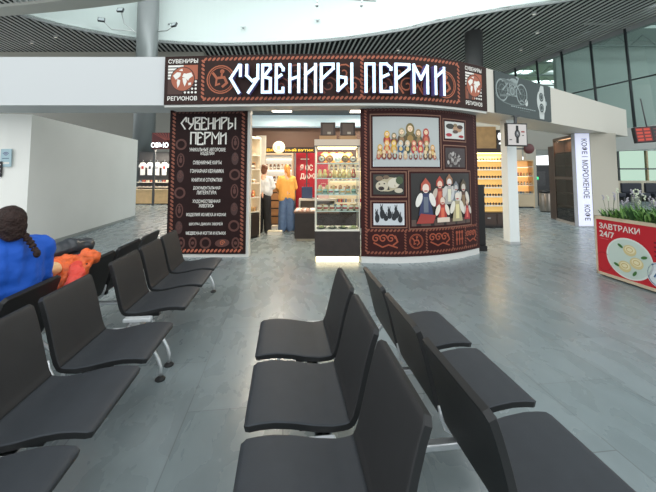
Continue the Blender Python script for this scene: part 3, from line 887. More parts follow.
def make_bench(label, loc, inset=0.0):
    t = thing('waiting_bench', label, 'bench', (loc[0], loc[1], 0), A7, 'double sided waiting benches')
    for sg in (-1, 1):
        R = Matrix.Rotation(0 if sg < 0 else pi, 4, 'Z')
        for k in (-1, 0, 1):
            for (nm, prof, mt, r0, r1) in (('seat', SEAT_P, SEATM, .014, .0), ('backrest', BACK_P, BACKM, 0, .022)):
                mb = MB(); shell(mb, prof, HW, .028, mt, EDGEM, r0, r1)
                T = R @ Matrix.Translation((-HALF, 0, 0))
                mb.v = [tuple(T @ Vector(p)) for p in mb.v]; mb.v = [(p[0], p[1] + k * PITCH_S, p[2]) for p in mb.v]
                mb.build(nm, t)
        mb = MB(); x = sg * .33; e = PITCH_S * 1.5 + .06
        mb.box((x - .035, -e, .335), (x + .035, e, .375), STEEL, bev=.008)
        for k in (-1, 0, 1):
            for dy in (-.17, .17):
                mb.box((x - .10, k * PITCH_S + dy - .02, .373), (x + .12, k * PITCH_S + dy + .02, .402), EDGEM)
        mb.build('beam', t)
        for ey in (-1, 1):
            y = ey * (PITCH_S * 1.5 + .055) + (inset if ey < 0 else 0)
            for (xf, nm) in ((sg * .545, 'leg'), (sg * .11, 'leg')):
                dx = xf - x; lg = MB(); fy = y + ey * .03
                lg.tube([(x + dx * .15, y - ey * .02, .355), (x + dx * .35, y, .335), (x + dx * .72, fy, .225), (x + dx * .93, fy, .14), (xf, fy, .09), (xf, fy, .02)], .013, CHROME, 8)
                lo = lg.build(nm, t)
                ft = MB(); ft.lathe([(.034, 0), (.036, .008), (.03, .016), (.014, .028)], (xf, fy, 0), EDGEM, 14); ft.build('foot_pad', lo)
    for sg in (-1, 1):
        for k in (-.5, .5):
            mb = MB(); y = k * PITCH_S; X = lambda t_: sg * (HALF - t_)
            mb.tube([(X(.30), y, .352), (X(.40), y, .358), (X(.462), y, .395), (X(.484), y, .45), (X(.492), y, .49)], [.012, .012, .011, .009, .007], CHROME, 8)
            mb.build('back_support', t)
    for k in (-.5, .5):
        mb = MB(); y = k * PITCH_S
        mb.box((-.40, y - .022, .318), (.40, y + .022, .345), CHROME, bev=.006)
        for sg in (-1, 1): mb.box((sg * .33 - .07, y - .031, .355), (sg * .33 + .05, y + .031, .395), mat((214, 218, 220), .35, .2), bev=.008)
        mb.build('crossbar', t)
    for ey in (-1, 1):
        for sg in (-1, 1):
            mb = MB(); y = ey * (PITCH_S * 1.5 + .005); mb.box((sg * .33 - .10, y - .03, .375), (sg * .33 + .10, y + .03, .405), mat((214, 218, 220), .35, .2), bev=.008); mb.build('end_bracket', t)
    return t


make_bench('double sided black waiting bench standing alone in front on the right', bl(.5025, 1.805))
make_bench('near double sided black bench on the left with the seated woman', bl(-1.435, 1.85))
make_bench('far double sided black bench on the left nearest the text panel', bl(-1.435, 3.76), .15)

# ================================================================ RED PLANTER BOX
PA = radians(5.5)
ph = thing('planter_box', 'red planter box with a breakfast advert and green plants on the right', 'planter', (4.02, 5.345, 0), PA)
PLN = 1.9; PH = 0.87; CREAM = mat((214, 196, 168), 0.5)
RED = mat((198, 36, 48), 0.45)
b = MB()
for (y0, y1) in ((-.03, 0), (-PLN, -PLN + .03)): b.box((0, y0, .02), (.45, y1, PH), CREAM)
b.box((.42, -PLN + .03, .02), (.45, -.03, PH), CREAM); b.box((.03, -PLN + .03, .02), (.42, -.03, .05), CREAM)
b.box((0.0, -PLN, 0.02), (.03, 0, .06), CREAM); b.box((0.0, -PLN, PH - .045), (.03, 0, PH), CREAM)
for x in (.05, .38):
    for y in (-.1, -PLN + .06): b.box((x, y, 0), (x + .04, y + .04, .02), BLACK)
b.build('frame', ph)
b = MB(); b.box((.006, -PLN + .03, .06), (.024, -.03, PH - .045), RED); b.build('advert_board', ph)
b = MB(); b.box((.03, -PLN + .03, .70), (.42, -.03, .78), mat((60, 46, 36), 0.9, vary=.3, scale=30)); b.build('soil', ph)
fa = plane_map((0.006, 0, 0), (0, -1, 0), (-1, 0, 0))
b = MB(); a = Art(b, fa)
a.text('ЗАВТРАКИ', (.385, .735), .085, PAPER, .62, .02); a.text('24/7', (.20, .62), .085, PAPER, .24, .02)
a.rect(.09, .545, .22, .552, mat((226, 120, 120), 0.5)); a.ring((.13, .22), .13, .006, mat((150, 24, 38), .5))
b.build('advert_lettering', ph)
b = MB(); a = Art(b, fa); PLATE = mat((206, 222, 212), 0.4)
pc = (.515, .345); a.ell(pc, (.335, .275), mat((228, 234, 226), 0.4), n=40); a.up(); a.ell(pc, (.312, .253), PLATE, n=40); a.up()
for (x, z) in ((.54, .46), (.63, .31), (.46, .23)):
    a.ell((x, z), (.095, .075), mat((222, 206, 150), 0.6)); a.up(.0006); a.ell((x + .005, z + .012), (.07, .05), mat((240, 230, 190), 0.6)); a.up(.0006)
    a.ring((x, z + .01), (.045, .03), .01, mat((206, 182, 110), 0.6), 10); a.up(.0006)
LEAFM = mat((70, 120, 60), 0.6)
for (x, z, r_) in ((.41, .50, -.5), (.74, .41, .3), (.34, .23, -.3), (.60, .17, .9)): a.ell((x, z), (.045, .02), LEAFM, r_, 10)
b.build('advert_picture', ph)
b = MB(); a = Art(b, fa)
a.ell((.91, .235), .155, mat((226, 234, 236), .4), n=28); a.up(); a.ring((.91, .235), .14, .01, mat((70, 110, 150), .5)); a.stroke([(.85, .2), (.91, .29), (.98, .21)], .02, mat((70, 110, 150), .5))
for k in range(4): a.rect(.87, .62 - k * .055, 1.3 - .08 * (k % 2), .64 - k * .055, mat((120, 20, 34), .5))
b.build('advert_badge', ph)
b = MB(); LG = [mat((92, 142, 66), 0.5), mat((66, 110, 52), 0.5), mat((140, 180, 100), 0.5), mat((50, 86, 46), 0.5)]
for k in range(1500):
    y = -random.uniform(.04, PLN - .05); x = random.uniform(.05, .42); hgt = random.uniform(.14, .36) * (1.0 if -y > .28 else .72)
    an = random.uniform(0, 2 * pi); ln = random.uniform(.03, .20); wd = random.uniform(.007, .018)
    ex, ey_ = cos(an) * ln * .8 - .04, sin(an) * ln
    ww = Vector((-sin(an), cos(an), 0)) * wd; p = Vector((x, y, .775)); pts = []
    for i, (f1_, wz) in enumerate(((0, .6), (.35, 1), (.7, .8), (1, .08))):
        zz = .775 + hgt * (f1_ * 1.25 - .32 * f1_ * f1_ * (1 + ln * 4)); c_ = Vector((x + ex * f1_ * f1_, min(-.01, y + ey_ * f1_ * f1_), zz))
        pts.append((c_ - ww * wz, c_ + ww * wz))
    vs = [q_ for pr_ in pts for q_ in pr_]
    b.add(vs, [(0, 1, 3, 2), (2, 3, 5, 4), (4, 5, 7, 6)], random.choice(LG), True)
o = b.build('foliage', ph); o['label'] = 'dense green leaves'
b = MB(); LAV = mat((170, 166, 176), 0.6); STM = mat((96, 110, 84), 0.6)
for k in range(26):
    y = -random.uniform(.03, .5) if k < 16 else -random.uniform(.5, PLN - .1); x = random.uniform(.05, .35); z1 = random.uniform(1.06, 1.24); dx = random.uniform(-.05, .05); dy = random.uniform(-.05, .08)
    dy = min(dy, -y - .0)
    b.tube([(x, y, .775), (x + dx * .4, y + dy * .4, .775 + (z1 - .775) * .6), (x + dx, y + dy, z1)], .003, STM, 5)
    for j in range(5): b.ell((x + dx + random.uniform(-.012, .012), y + dy + random.uniform(-.012, .012), z1 - .012 + .014 * j), .011, LAV if k % 3 else mat((206, 214, 190), .6), nu=6, nv=4)
b.build('flower_stems', ph)

# ================================================================ PEOPLE
def person(name, label, loc, rz): return thing(name, label, 'person', loc, rz)


def hand(mb, wrist, direction, up, mt, side=1, s=1.0, curl=0.5):
    """Palm, four fingers and thumb, lightly curled."""
    d_ = Vector(direction).normalized(); u = Vector(up).normalized(); l = d_.cross(u).normalized() * side; w = Vector(wrist)
    for j in range(4):
        y = (j - 1.5) * .019 * s
        mb.limb([w, w + d_ * .045 * s + l * y * .8, w + d_ * .085 * s + l * y], [.021 * s, .015 * s, .0125 * s], mt)
        L = (.068, .078, .072, .055)[j] * s; p = w + d_ * .085 * s + l * y; a = curl * .5; pts = [p]
        for i in range(3):
            p = p + (d_ * cos(a) - u * sin(a)) * L * (.42, .33, .25)[i]; pts.append(p); a += curl * .7
        mb.limb(pts, [.0105 * s, .0095 * s, .009 * s, .0075 * s], mt)
    t0_ = w + d_ * .02 * s - l * .022 * s; mb.limb([t0_, t0_ + d_ * .03 * s - l * .028 * s - u * .008 * s, t0_ + d_ * .058 * s - l * .034 * s - u * .02 * s, t0_ + d_ * .08 * s - l * .028 * s - u * .03 * s], [.016 * s, .013 * s, .011 * s, .009 * s], mt)


def head_shape(mb, c, yaw, s, mt, neck_to):
    """Head with jaw, nose, ears; face towards +y turned by yaw."""
    R = Matrix.Translation(c) @ Matrix.Rotation(yaw, 4, 'Z'); T = lambda p: tuple(R @ (Vector(p) * s))
    mb.ell((0, -.012 * s, .03 * s), (.073 * s, .092 * s, .092 * s), mt, R); mb.ell((0, .018 * s, -.045 * s), (.056 * s, .066 * s, .068 * s), mt, R)
    mb.ell((0, .088 * s, -.012 * s), (.012 * s, .018 * s, .022 * s), mt, R); mb.ell((0, .08 * s, -.055 * s), (.022 * s, .012 * s, .009 * s), mt, R)
    for sg in (-1, 1): mb.ell((sg * .076 * s, -.005 * s, -.008 * s), (.010 * s, .018 * s, .030 * s), mt, R)
    mb.limb([T((0, -.015, -.06)), neck_to], [.052 * s, .058 * s], mt)


def eyes(root, c, yaw, s):
    R = Matrix.Translation(c) @ Matrix.Rotation(yaw, 4, 'Z'); b = MB()
    for sg in (-1, 1):
        b.ell((sg * .031 * s, .078 * s, .012 * s), (.013 * s, .010 * s, .008 * s), PAPER, R, 10, 6); b.ell((sg * .031 * s, .0855 * s, .012 * s), (.006 * s, .004 * s, .006 * s), BLACK, R, 8, 5)
        b.ell((sg * .031 * s, .081 * s, .034 * s), (.02 * s, .008 * s, .004 * s), mat((70, 48, 36), .7), R, 8, 5)
    b.build('eyes', root)


SKIN = mat((222, 176, 150), 0.5, spec=.3)


def standing(name, label, loc, rz, H, top_m, leg_m, hair_m, shoe_m, arms, hair, top_len=.52, wide=1.0, head_yaw=0.0, loose=1.0):
    """Standing figure facing +y (local)."""
    root = person(name, label, loc, rz); s = H / 1.70
    P = lambda x, y, z: (x * s, y * s, z * s)
    body = MB(); hc = P(0, .03, 1.59)
    head_shape(body, hc, head_yaw, s, SKIN, P(0, 0, 1.42))
    body.limb([P(0, 0, 1.38), P(0, .0, 1.15), P(0, 0, .95)], [.10 * s, .11 * s, .125 * s], SKIN)
    for sg in (-1, 1):
        body.limb([P(sg * .09, 0, .92), P(sg * .10, .02, .5), P(sg * .10, -.01, .09)], [.085 * s, .06 * s, .04 * s], SKIN)
        body.limb([P(sg * .10, -.02, .05), P(sg * .11, .12, .035)], [.035 * s, .03 * s], SKIN)
        A = arms[0 if sg < 0 else 1]
        body.limb([P(sg * .15, 0, 1.38)] + [P(*q) for q in A], [.05 * s, .04 * s, .027 * s], SKIN)
        d_ = Vector(A[1]) - Vector(A[0]); hand(body, P(*A[1]), d_, (0, 0, 1), SKIN, -sg, s * .95)
    soft(body, 'body', root, .009, 3)
    sh = MB(); k = loose
    sh.limb([P(0, 0, 1.40), P(0, .0, 1.30)], [.085 * s, .11 * s], top_m)
    for sg in (-1, 1):
        sh.limb([P(sg * .04, 0, 1.38), P(sg * .165, 0, 1.365)], [.07 * s, .062 * s], top_m)
        A = arms[0 if sg < 0 else 1]; e = Vector(P(*A[0])); h_ = Vector(P(*A[1])); w_ = e.lerp(h_, .86)
        sh.limb([P(sg * .165, 0, 1.36), tuple(e), tuple(w_)], [.066 * s * k, .058 * s * k, .046 * s * k], top_m)
        zb = 1.40 - top_len
        sh.limb([P(sg * .07, 0, 1.30), P(sg * .07, 0, 1.10), P(sg * .085, 0, zb + .1), P(sg * .09, 0, zb + .05)], [.115 * s, .112 * s * k, .118 * s * k, .118 * s * k], top_m)
    sh.limb([P(0, 0, 1.25), P(0, 0, 1.40 - top_len + .1)], [.115 * s, .12 * s], top_m)
    soft(sh, 'top', root, .014, 5, .007 * s, 9)
    tr = MB()
    for sg in (-1, 1):
        tr.limb([P(sg * .055, -.01, .98), P(sg * .085, -.02, .88), P(sg * .10, .0, .5), P(sg * .11, 0, .12), P(sg * .112, .0, .075)], [.112 * s, .115 * s, .085 * s * wide, .082 * s * wide, .082 * s * wide], leg_m)
    soft(tr, 'trousers', root, .013, 4, .006 * s, 10)
    for sg in (-1, 1):
        q = MB(); q.limb([P(sg * .11, -.04, .045), P(sg * .115, .05, .045), P(sg * .12, .135, .036)], [.044 * s, .045 * s, .035 * s], shoe_m); q.box((P(sg * .117 - .043, -.085, 0)), P(sg * .117 + .043, .165, .02), shoe_m)
        soft(q, 'shoe', root, .01, 2)
    hb = MB(); R = Matrix.Translation(hc) @ Matrix.Rotation(head_yaw, 4, 'Z')
    hb.ell((0, -.02 * s, .045 * s), (.084 * s, .098 * s, .09 * s), hair_m, R); hb.ell((0, -.05 * s, -.01 * s), (.078 * s, .066 * s, .085 * s), hair_m, R)
    hair(hb, R, s, hair_m); soft(hb, 'hair', root, .01, 3, .004, 30)
    eyes(root, hc, head_yaw, s)
    return root


def bun(hb, R, s, m): hb.ell((0, -.10 * s, .10 * s), (.05 * s, .05 * s, .045 * s), m, R); hb.ell((.0, -.07 * s, -.06 * s), (.06 * s, .05 * s, .05 * s), m, R)
def tail(hb, R, s, m):
    for k in range(6): hb.ell((0, -.10 * s - .01 * s * sin(k), (-.02 - .035 * k) * s), (.05 * s, .04 * s, .04 * s), m, R)


standing('person', 'person with brown hair in a white blouse and black trousers seen from behind', (-1.63, 8.95, 0), radians(-8), 1.70, mat((208, 212, 216), .7, bump=.2, bscale=12), mat((28, 28, 31), .7), mat((96, 60, 40), .5), mat((40, 38, 38), .5),
         [[(-.20, .03, 1.14), (-.10, .22, 1.12)], [(.23, .02, 1.16), (.15, .26, 1.18)]], bun, .42, 1.15, 0, 1.2)
standing('person', 'person in an orange hooded top and wide blue jeans beside the shelf', (-1.08, 9.22, 0), radians(16), 1.71, mat((232, 170, 84), .75, bump=.2, bscale=12), mat((92, 118, 156), .75, vary=.12, scale=14, bump=.15, bscale=20), mat((214, 148, 74), .55), mat((226, 224, 218), .5),
         [[(-.24, .04, 1.13), (-.17, .22, 1.04)], [(.23, .02, 1.12), (.17, .20, 1.0)]], tail, .60, 1.35, .3, 1.15)

# seated woman, built in bench axes facing -x (local +y is turned to -x)
wx, wy = bl(-1.765, 2.42)
sw_ = person('person', 'seated person in a royal blue top with a dark braid seen from behind', (wx, wy, 0), A7 + pi / 2 - radians(22))
BLUE = mat((18, 84, 186), .75, bump=.8, bscale=9); HAIRM = mat((46, 31, 27), .55, spec=.25, vary=.35, scale=30, bump=.6, bscale=70); DENIM = mat((40, 46, 62), .8)
body = MB(); HC2 = (-.02, .0 - .135, 1.195)
head_shape(body, HC2, -.30, .90, SKIN, (0, -.11, 1.06))
body.limb([(0, -.10, 1.04), (0, -.07, .80), (0, -.02, .57)], [.10, .115, .13], SKIN)
for sg in (-1, 1):
    body.limb([(sg * .09, 0, .54), (sg * .11, .42, .52), (sg * .11, .42, .10)], [.09, .065, .045], SKIN)
    body.limb([(sg * .11, .40, .06), (sg * .11, .54, .045)], [.04, .032], SKIN)
    el = (sg * .25, -.03, .76); wr = (sg * .12, .22, .68); body.limb([(sg * .17, -.11, 1.03), el, wr], [.055, .044, .03], SKIN); hand(body, wr, (-sg * .4, .8, -.25), (0, 0, 1), SKIN, -sg)
soft(body, 'body', sw_, .009, 3)
sh = MB()
sh.limb([(0, -.125, 1.085), (0, -.11, 1.0)], [.065, .12], BLUE)
for sg in (-1, 1):
    sh.limb([(sg * .05, -.11, 1.05), (sg * .175, -.115, 1.025)], [.078, .075], BLUE)
    sh.limb([(sg * .185, -.115, 1.015), (sg * .255, -.04, .76), (sg * .16, .15, .695)], [.078, .064, .05], BLUE)
    sh.limb([(sg * .085, -.10, .99), (sg * .085, -.085, .80), (sg * .09, -.06, .66)], [.122, .115, .118], BLUE)
sh.limb([(0, -.10, .98), (0, -.08, .68)], [.125, .125], BLUE)
soft(sh, 'top', sw_, .012, 4, .015, 9)
tr = MB()
for sg in (-1, 1):
    tr.limb([(sg * .09, -.02, .565), (sg * .115, .42, .545), (sg * .115, .43, .16)], [.112, .085, .07], DENIM)
tr.limb([(-.06, -.03, .565), (.06, -.03, .565)], [.12, .12], DENIM)
soft(tr, 'trousers', sw_, .013, 4, .005, 10)
for sg in (-1, 1):
    q = MB(); q.limb([(sg * .115, .39, .05), (sg * .115, .48, .05), (sg * .115, .57, .04)], [.05, .048, .038], mat((230, 228, 224), .5)); q.box((sg * .115 - .045, .345, 0), (sg * .115 + .045, .60, .025), PAPER); soft(q, 'shoe', sw_, .011, 2)
hb = MB(); R = Matrix.Translation(HC2) @ Matrix.Rotation(-.30, 4, 'Z')
hb.ell((0, -.018, .03), (.080, .094, .084), HAIRM, R); hb.ell((0, -.040, -.012), (.079, .066, .076), HAIRM, R); hb.ell((0, -.062, -.055), (.055, .036, .045), HAIRM, R)
soft(hb, 'hair', sw_, .009, 3, .003, 40)
hb = MB(); p = Vector((.02, -.185, 1.15))
for k in range(7):
    t = k / 6; c_ = p + Vector((.03 * t, -.085 * t - .012 * sin(pi * t), -.125 * t)); rr = .024 * (1 - .35 * t)
    for sg in (-1, 1): hb.ell((c_.x + sg * .010, c_.y + .004, c_.z + sg * .004), (rr * .70, rr * .85, rr * .46), HAIRM, Matrix.Translation(c_) @ Matrix.Rotation(sg * .5, 4, 'Y') @ Matrix.Translation(-c_))
hb.ell((p.x + .03, p.y - .09, p.z - .135), (.020, .018, .026), HAIRM)
soft(hb, 'braid', sw_, .004, 1)
eyes(sw_, HC2, -.30, .90)

# coat and bag lying on the bench behind the woman
jx, jy = bl(-1.68, 2.95)
jk = thing('jacket', 'bright orange and coral red jacket heaped on the bench beside the seated woman', 'jacket', (jx, jy, .44), A7)
ORG = mat((214, 96, 44), .55, vary=.45, scale=14, bump=.8, bscale=16); COR = mat((224, 72, 58), .55, vary=.15, scale=12, bump=.8, bscale=16)
b = MB(); b.ell((0, 0, .16), (.19, .19, .17), ORG); b.limb([(-.02, -.16, .10), (.10, -.02, .30), (.13, .12, .40), (.05, .2, .30)], [.09, .08, .06, .08], ORG); b.ell((0.02, .05, .32), (.14, .12, .10), ORG)
soft(b, 'body_cloth', jk, .010, 2, .035, 14)
b = MB(); b.limb([(.10, .0, .345), (.15, -.09, .335), (.185, -.16, .29), (.17, -.22, .2)], [.04, .048, .045, .045], COR); b.limb([(-.05, .12, .36), (.06, .15, .38)], [.035, .03], COR)
soft(b, 'sleeve', jk, .011, 4, .02, 12)
b = MB(); b.limb([(0, -.10, .36), (.02, -.20, .385), (.03, -.30, .35)], [.05, .035, .028], mat((226, 190, 140), .6)); soft(b, 'lining', jk, .01, 3, .008, 14)
gx, gy = bl(-1.80, 3.28)
bg_ = thing('travel_bag', 'dark grey bag with a rolled top resting on the bench behind the orange jacket', 'bag', (gx, gy, .44), A7)
DK = mat((44, 46, 50), .35, bump=.2, bscale=10)
b = MB(); b.box((-.15, -.17, 0.0), (.14, .17, .32), DK, bev=.05); b.ell((0, 0, .30), (.15, .17, .10), DK); soft(b, 'bag_body', bg_, .014, 5, .012, 8)
b = MB(); b.limb([(-.06, -.15, .42), (.0, -.02, .45), (.06, .13, .43)], [.06, .068, .058], mat((58, 62, 66), .3, bump=.25, bscale=12)); soft(b, 'rolled_top', bg_, .012, 4, .008, 12)
b = MB(); b.tube([(.12, -.12, .29), (.18, -.06, .34), (.18, .06, .34), (.12, .12, .29)], .012, DK, 8); b.build('handle', bg_)

# ================================================================ INSIDE THE SHOP
LITW = mat((255, 236, 200), .5, emit=1.5); LITC = mat((240, 246, 250), .5, emit=1.6); LITY = mat((255, 206, 110), .5, emit=0.9); SHELF = mat((226, 220, 206), .45)
# shell of the shop
b = MB(); b.box((-2.6, 10.9, 0), (3.0, 11.05, 3.25), mat((98, 74, 62), .6)); struct('wall_shop_back', b, 'brown back wall of the souvenir shop')
b = MB(); b.box((-2.75, 6.56, 0), (-2.65, 11.05, 3.3), mat((170, 160, 148), .6)); struct('wall_shop_left', b)
b = MB(); b.box((-2.75, 6.7, 3.3), (3.0, 11.05, 3.4), mat((74, 84, 90), .6)); struct('ceiling_shop', b)
b = MB(); b.box((-2.6, 10.55, 2.93), (3.0, 10.9, 3.27), mat((186, 214, 226), .5, emit=.35)); struct('trim_8', b, 'pale blue lit band above the brown wall')
for i, (x, y) in enumerate(((-1.3, 7.7), (-1.3, 9.6), (.9, 7.9), (.9, 9.7))):
    t = thing('ceiling_lamp', 'square ceiling lamp inside the souvenir shop', 'lamp', (x, y, 3.24), 0, 'shop ceiling lamps')
    b = MB(); b.box((-.3, -.3, .02), (.3, .3, .06), GREYD); b.build('housing', t)
    b = MB(); b.box((-.27, -.27, .0), (.27, .27, .02), mat((255, 244, 226), .5, emit=3)); b.build('diffuser', t)
    l = lamp('lamp_glow', (x, y, 3.2), .5, 45, (1, .86, .68))


def goods(kind, c, rot=0.0):
    """Mesh for a small shelf good."""
    b = MB(); pick = random.choice
    if kind == 'mug':
        m_ = mat(pick(((226, 228, 220), (206, 214, 200), (220, 206, 180), (150, 180, 160))), .35); b.lathe([(.034, 0), (.038, .01), (.038, .09), (.034, .09), (.033, .02)], (0, 0, 0), m_, 14); b.tube([(.036, 0, .075), (.06, 0, .07), (.062, 0, .035), (.037, 0, .02)], .006, m_, 6)
        b.lathe([(.0385, .03), (.0387, .06)], (0, 0, 0), mat(pick(((170, 60, 50), (60, 100, 80), (200, 150, 60))), .4), 14)
    elif kind == 'figurine':
        c1 = pick(((200, 80, 50), (214, 130, 60), (190, 150, 70), (170, 60, 56), (226, 190, 120))); b.lathe([(.03, 0), (.042, .03), (.045, .06), (.03, .095), (.032, .12), (.024, .145), (.004, .155)], (0, 0, 0), mat(c1, .4), 12)
        b.ell((0, -.022, .12), (.016, .012, .018), mat((236, 206, 170), .5), None, 8, 6); b.ell((0, -.036, .055), (.022, .012, .028), mat((230, 210, 150), .5), None, 8, 6)
    elif kind == 'jar':
        c1 = pick(((206, 196, 180), (120, 90, 70), (180, 120, 60), (220, 214, 206), (90, 70, 60))); b.lathe([(.034, 0), (.038, .02), (.038, .10), (.026, .12), (.026, .13)], (0, 0, 0), mat(c1, .35), 12); b.lathe([(.029, .13), (.029, .15)], (0, 0, 0), mat((170, 120, 60), .4), 12)
        b.lathe([(.0385, .035), (.0385, .08)], (0, 0, 0), mat((232, 226, 210), .6), 12)
    elif kind == 'box':
        c1 = pick(((196, 160, 116), (170, 60, 56), (226, 214, 196), (150, 110, 80), (90, 110, 130))); b.box((-.06, -.04, 0), (.06, .04, .09), mat(c1, .6), bev=.004); b.box((-.062, -.042, .065), (.062, .042, .092), mat((min(255, c1[0] + 20), c1[1] + 16, c1[2] + 10), .6)); b.box((-.012, -.043, 0), (.012, .043, .0935), mat((210, 180, 120), .5))
    elif kind == 'tray':
        b.lathe([(.05, 0), (.085, .02), (.09, .024), (.084, .027), (.05, .012)], (0, 0, 0), mat(pick(((40, 60, 52), (56, 66, 50), (120, 130, 96), (190, 190, 150))), .3), 16)
        for j in range(4): b.ell((.025 * cos(j * 1.7), .025 * sin(j * 1.7), .03), .022, mat(pick(((180, 180, 120), (120, 130, 90), (200, 190, 160))), .5), None, 8, 6)
    elif kind == 'sachet':
        c1 = pick(((206, 176, 160), (216, 190, 176), (190, 150, 136), (224, 206, 194))); b.box((-.07, -.05, 0), (.07, .05, .035), mat(c1, .55), bev=.012); b.box((-.02, -.051, .004), (.02, .051, .0355), mat((236, 230, 224), .5))
    return b


def place_row(kind, label, cat, group, spots, name=None, variants=4):
    protos = []
    for i, (x, y, z) in enumerate(spots):
        if i < variants:
            o = goods(kind, None).build(name or kind); o.location = (x, y, z); o.rotation_euler = (0, 0, random.uniform(-.3, .3)); tag(o, label, cat, group); protos.append(o)
        else:
            c = protos[i % len(protos)].copy(); COL.objects.link(c); c.location = (x, y, z); c.rotation_euler = (0, 0, random.uniform(-.3, .3))


def shelf_unit(name, label, loc, rz, w, d, zs, frame_m, back_m, h, base=.0, lit=None, base_m=None):
    """Open shelving: origin front-left bottom corner, width along +x, depth along +y."""
    t = thing(name, label, 'shelf unit', loc, rz)
    b = MB(); b.box((0, d - .03, base), (w, d, h), back_m); b.build('back_panel', t)
    for x in (0, w - .03):
        b = MB(); b.box((x, 0, 0), (x + .03, d - .03, h), frame_m); b.build('side_panel', t)
    if base > 0: b = MB(); b.box((.03, 0, .06), (w - .03, d - .03, base), base_m or ESPRESSO); b.box((.05, .03, 0), (w - .05, d - .05, .06), BLACK); b.build('base_cabinet', t)
    b = MB(); b.box((0, 0, h), (w, d, h + .05), frame_m); b.build('top_panel', t)
    for z in zs:
        b = MB(); b.box((.03, .01, z - .025), (w - .03, d - .03, z), SHELF)
        so = b.build('shelf', t)
        if lit: q = MB(); q.box((.05, d - .10, z - .04), (w - .05, d - .06, z - .0255), lit); q.build('light_strip', so)
    return t


def unit_spot(loc, rz, x, y, z): return (loc[0] + x * cos(rz) - y * sin(rz), loc[1] + x * sin(rz) + y * cos(rz), z)


# lit shelves along the left wall of the shop (front faces +x)
L1 = (-1.98, 6.75, 0); zs1 = [.62, .95, 1.28, 1.61, 1.94]
for u_, (ya, w_) in enumerate(((6.66, .9), (7.86, .62))):
    lc = ((-1.76, 6.66, 0), (-1.95, 7.86, 0))[u_]; rz_ = (pi / 2, pi / 2 - .6)[u_]
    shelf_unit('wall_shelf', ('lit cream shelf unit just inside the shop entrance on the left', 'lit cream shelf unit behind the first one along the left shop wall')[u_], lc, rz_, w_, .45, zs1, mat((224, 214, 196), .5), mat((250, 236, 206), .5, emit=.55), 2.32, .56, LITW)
    for j, z in enumerate(zs1[:-1] + [.56] * 0):
        kd = ('jar', 'box', 'figurine', 'mug')[(j + u_) % 4]
        sp = [unit_spot(lc, rz_, .10 + i * (w_ - .2) / 5, .07 + .06 * (i % 2), z) for i in range(6)]
        place_row(kd, 'small souvenir %s on the lit left shelf, %s level %s' % (kd, ('first unit', 'second unit')[u_], ('lowest', 'second', 'third', 'upper')[j]), kd, '%ss on the left shelf, %s, %s level' % (kd, ('first unit', 'second unit')[u_], ('lowest', 'second', 'third', 'upper')[j]), sp, 'souvenir_' + kd)
b = MB(); b.box((-1.93, 9.38, 0), (-1.67, 9.42, 2.52), OFFWHITE)
o = b.build('shelf_end_panel'); tag(o, 'tall pale end panel beside the white bloused person', 'panel')
b.v  # built
# back shelf with a lit top and brown drawers
LB = (-1.86, 9.95, 0)
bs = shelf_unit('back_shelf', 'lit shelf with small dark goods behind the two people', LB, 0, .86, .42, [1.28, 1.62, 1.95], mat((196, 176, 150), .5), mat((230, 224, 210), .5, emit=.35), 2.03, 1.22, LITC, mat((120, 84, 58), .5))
for k in range(5):
    b = MB(); z = .10 + k * .22; b.box((.05, -.022, z), (.81, 0, z + .19), mat((176, 128, 84), .5, vary=.1, scale=10)); dr = b.build('drawer', bs); q = MB(); q.box((.05, -.024, z + .185), (.81, -.0225, z + .205), BLACK); q.build('gap_strip', dr)
for j, z in enumerate((1.28, 1.62)):
    place_row('jar', 'small dark jar on the lit back shelf, %s row' % ('lower', 'upper')[j], 'jar', 'jars on the back shelf, %s row' % ('lower', 'upper')[j], [(LB[0] + .1 + i * .11, LB[1] + .15, z) for i in range(7)], 'tea_jar')
# boutique sign with round emblem
t = thing('boutique_sign', 'long black sign with yellow letters at the back of the shop', 'sign', (-1.15, 10.35, 2.11))
b = MB(); b.box((-.72, 0, 0), (.76, .05, .17), mat((34, 28, 22), .4)); b.build('sign_board', t)
b = MB(); a = Art(b, plane_map((-.72, 0, 0), (1, 0, 0), (0, -1, 0))); YEL = mat((222, 180, 50), .4, emit=.15)
a.text('ЕМ', (.14, .085), .085, YEL, .17, .03); a.text('НЫЙ БУТИК', (1.03, .085), .085, YEL, .84, .03); b.build('lettering', t)
b = MB(); b.box((-.2, .051, -2.11), (-.16, .09, 0.0), GREYD); b.box((.5, .051, -2.11), (.54, .09, 0), GREYD); b.build('support', t)
t = thing('round_emblem', 'round pale lit emblem in front of the black boutique sign', 'emblem', (-1.44, 10.25, 2.085))
b = MB(); R = Matrix.Rotation(radians(90), 4, 'X'); b.lathe([(.165, 0), (.18, .01), (.18, .035), (.16, .045)], (0, 0, 0), mat((232, 220, 196), .4, emit=.1), 28, Matrix.Translation((0, 0, .18)) @ R); b.build('disc', t)
b = MB(); a = Art(b, plane_map((0, -.046, .18), (1, 0, 0), (0, -1, 0))); a.ring((0, 0), .12, .012, mat((190, 160, 110), .5)); a.rect(-.05, -.07, .05, .05, mat((210, 186, 140), .5)); b.build('mark', t)
b = MB(); b.box((-.02, 0, .05), (.02, .1, .09), SHELF); b.build('bracket', t)
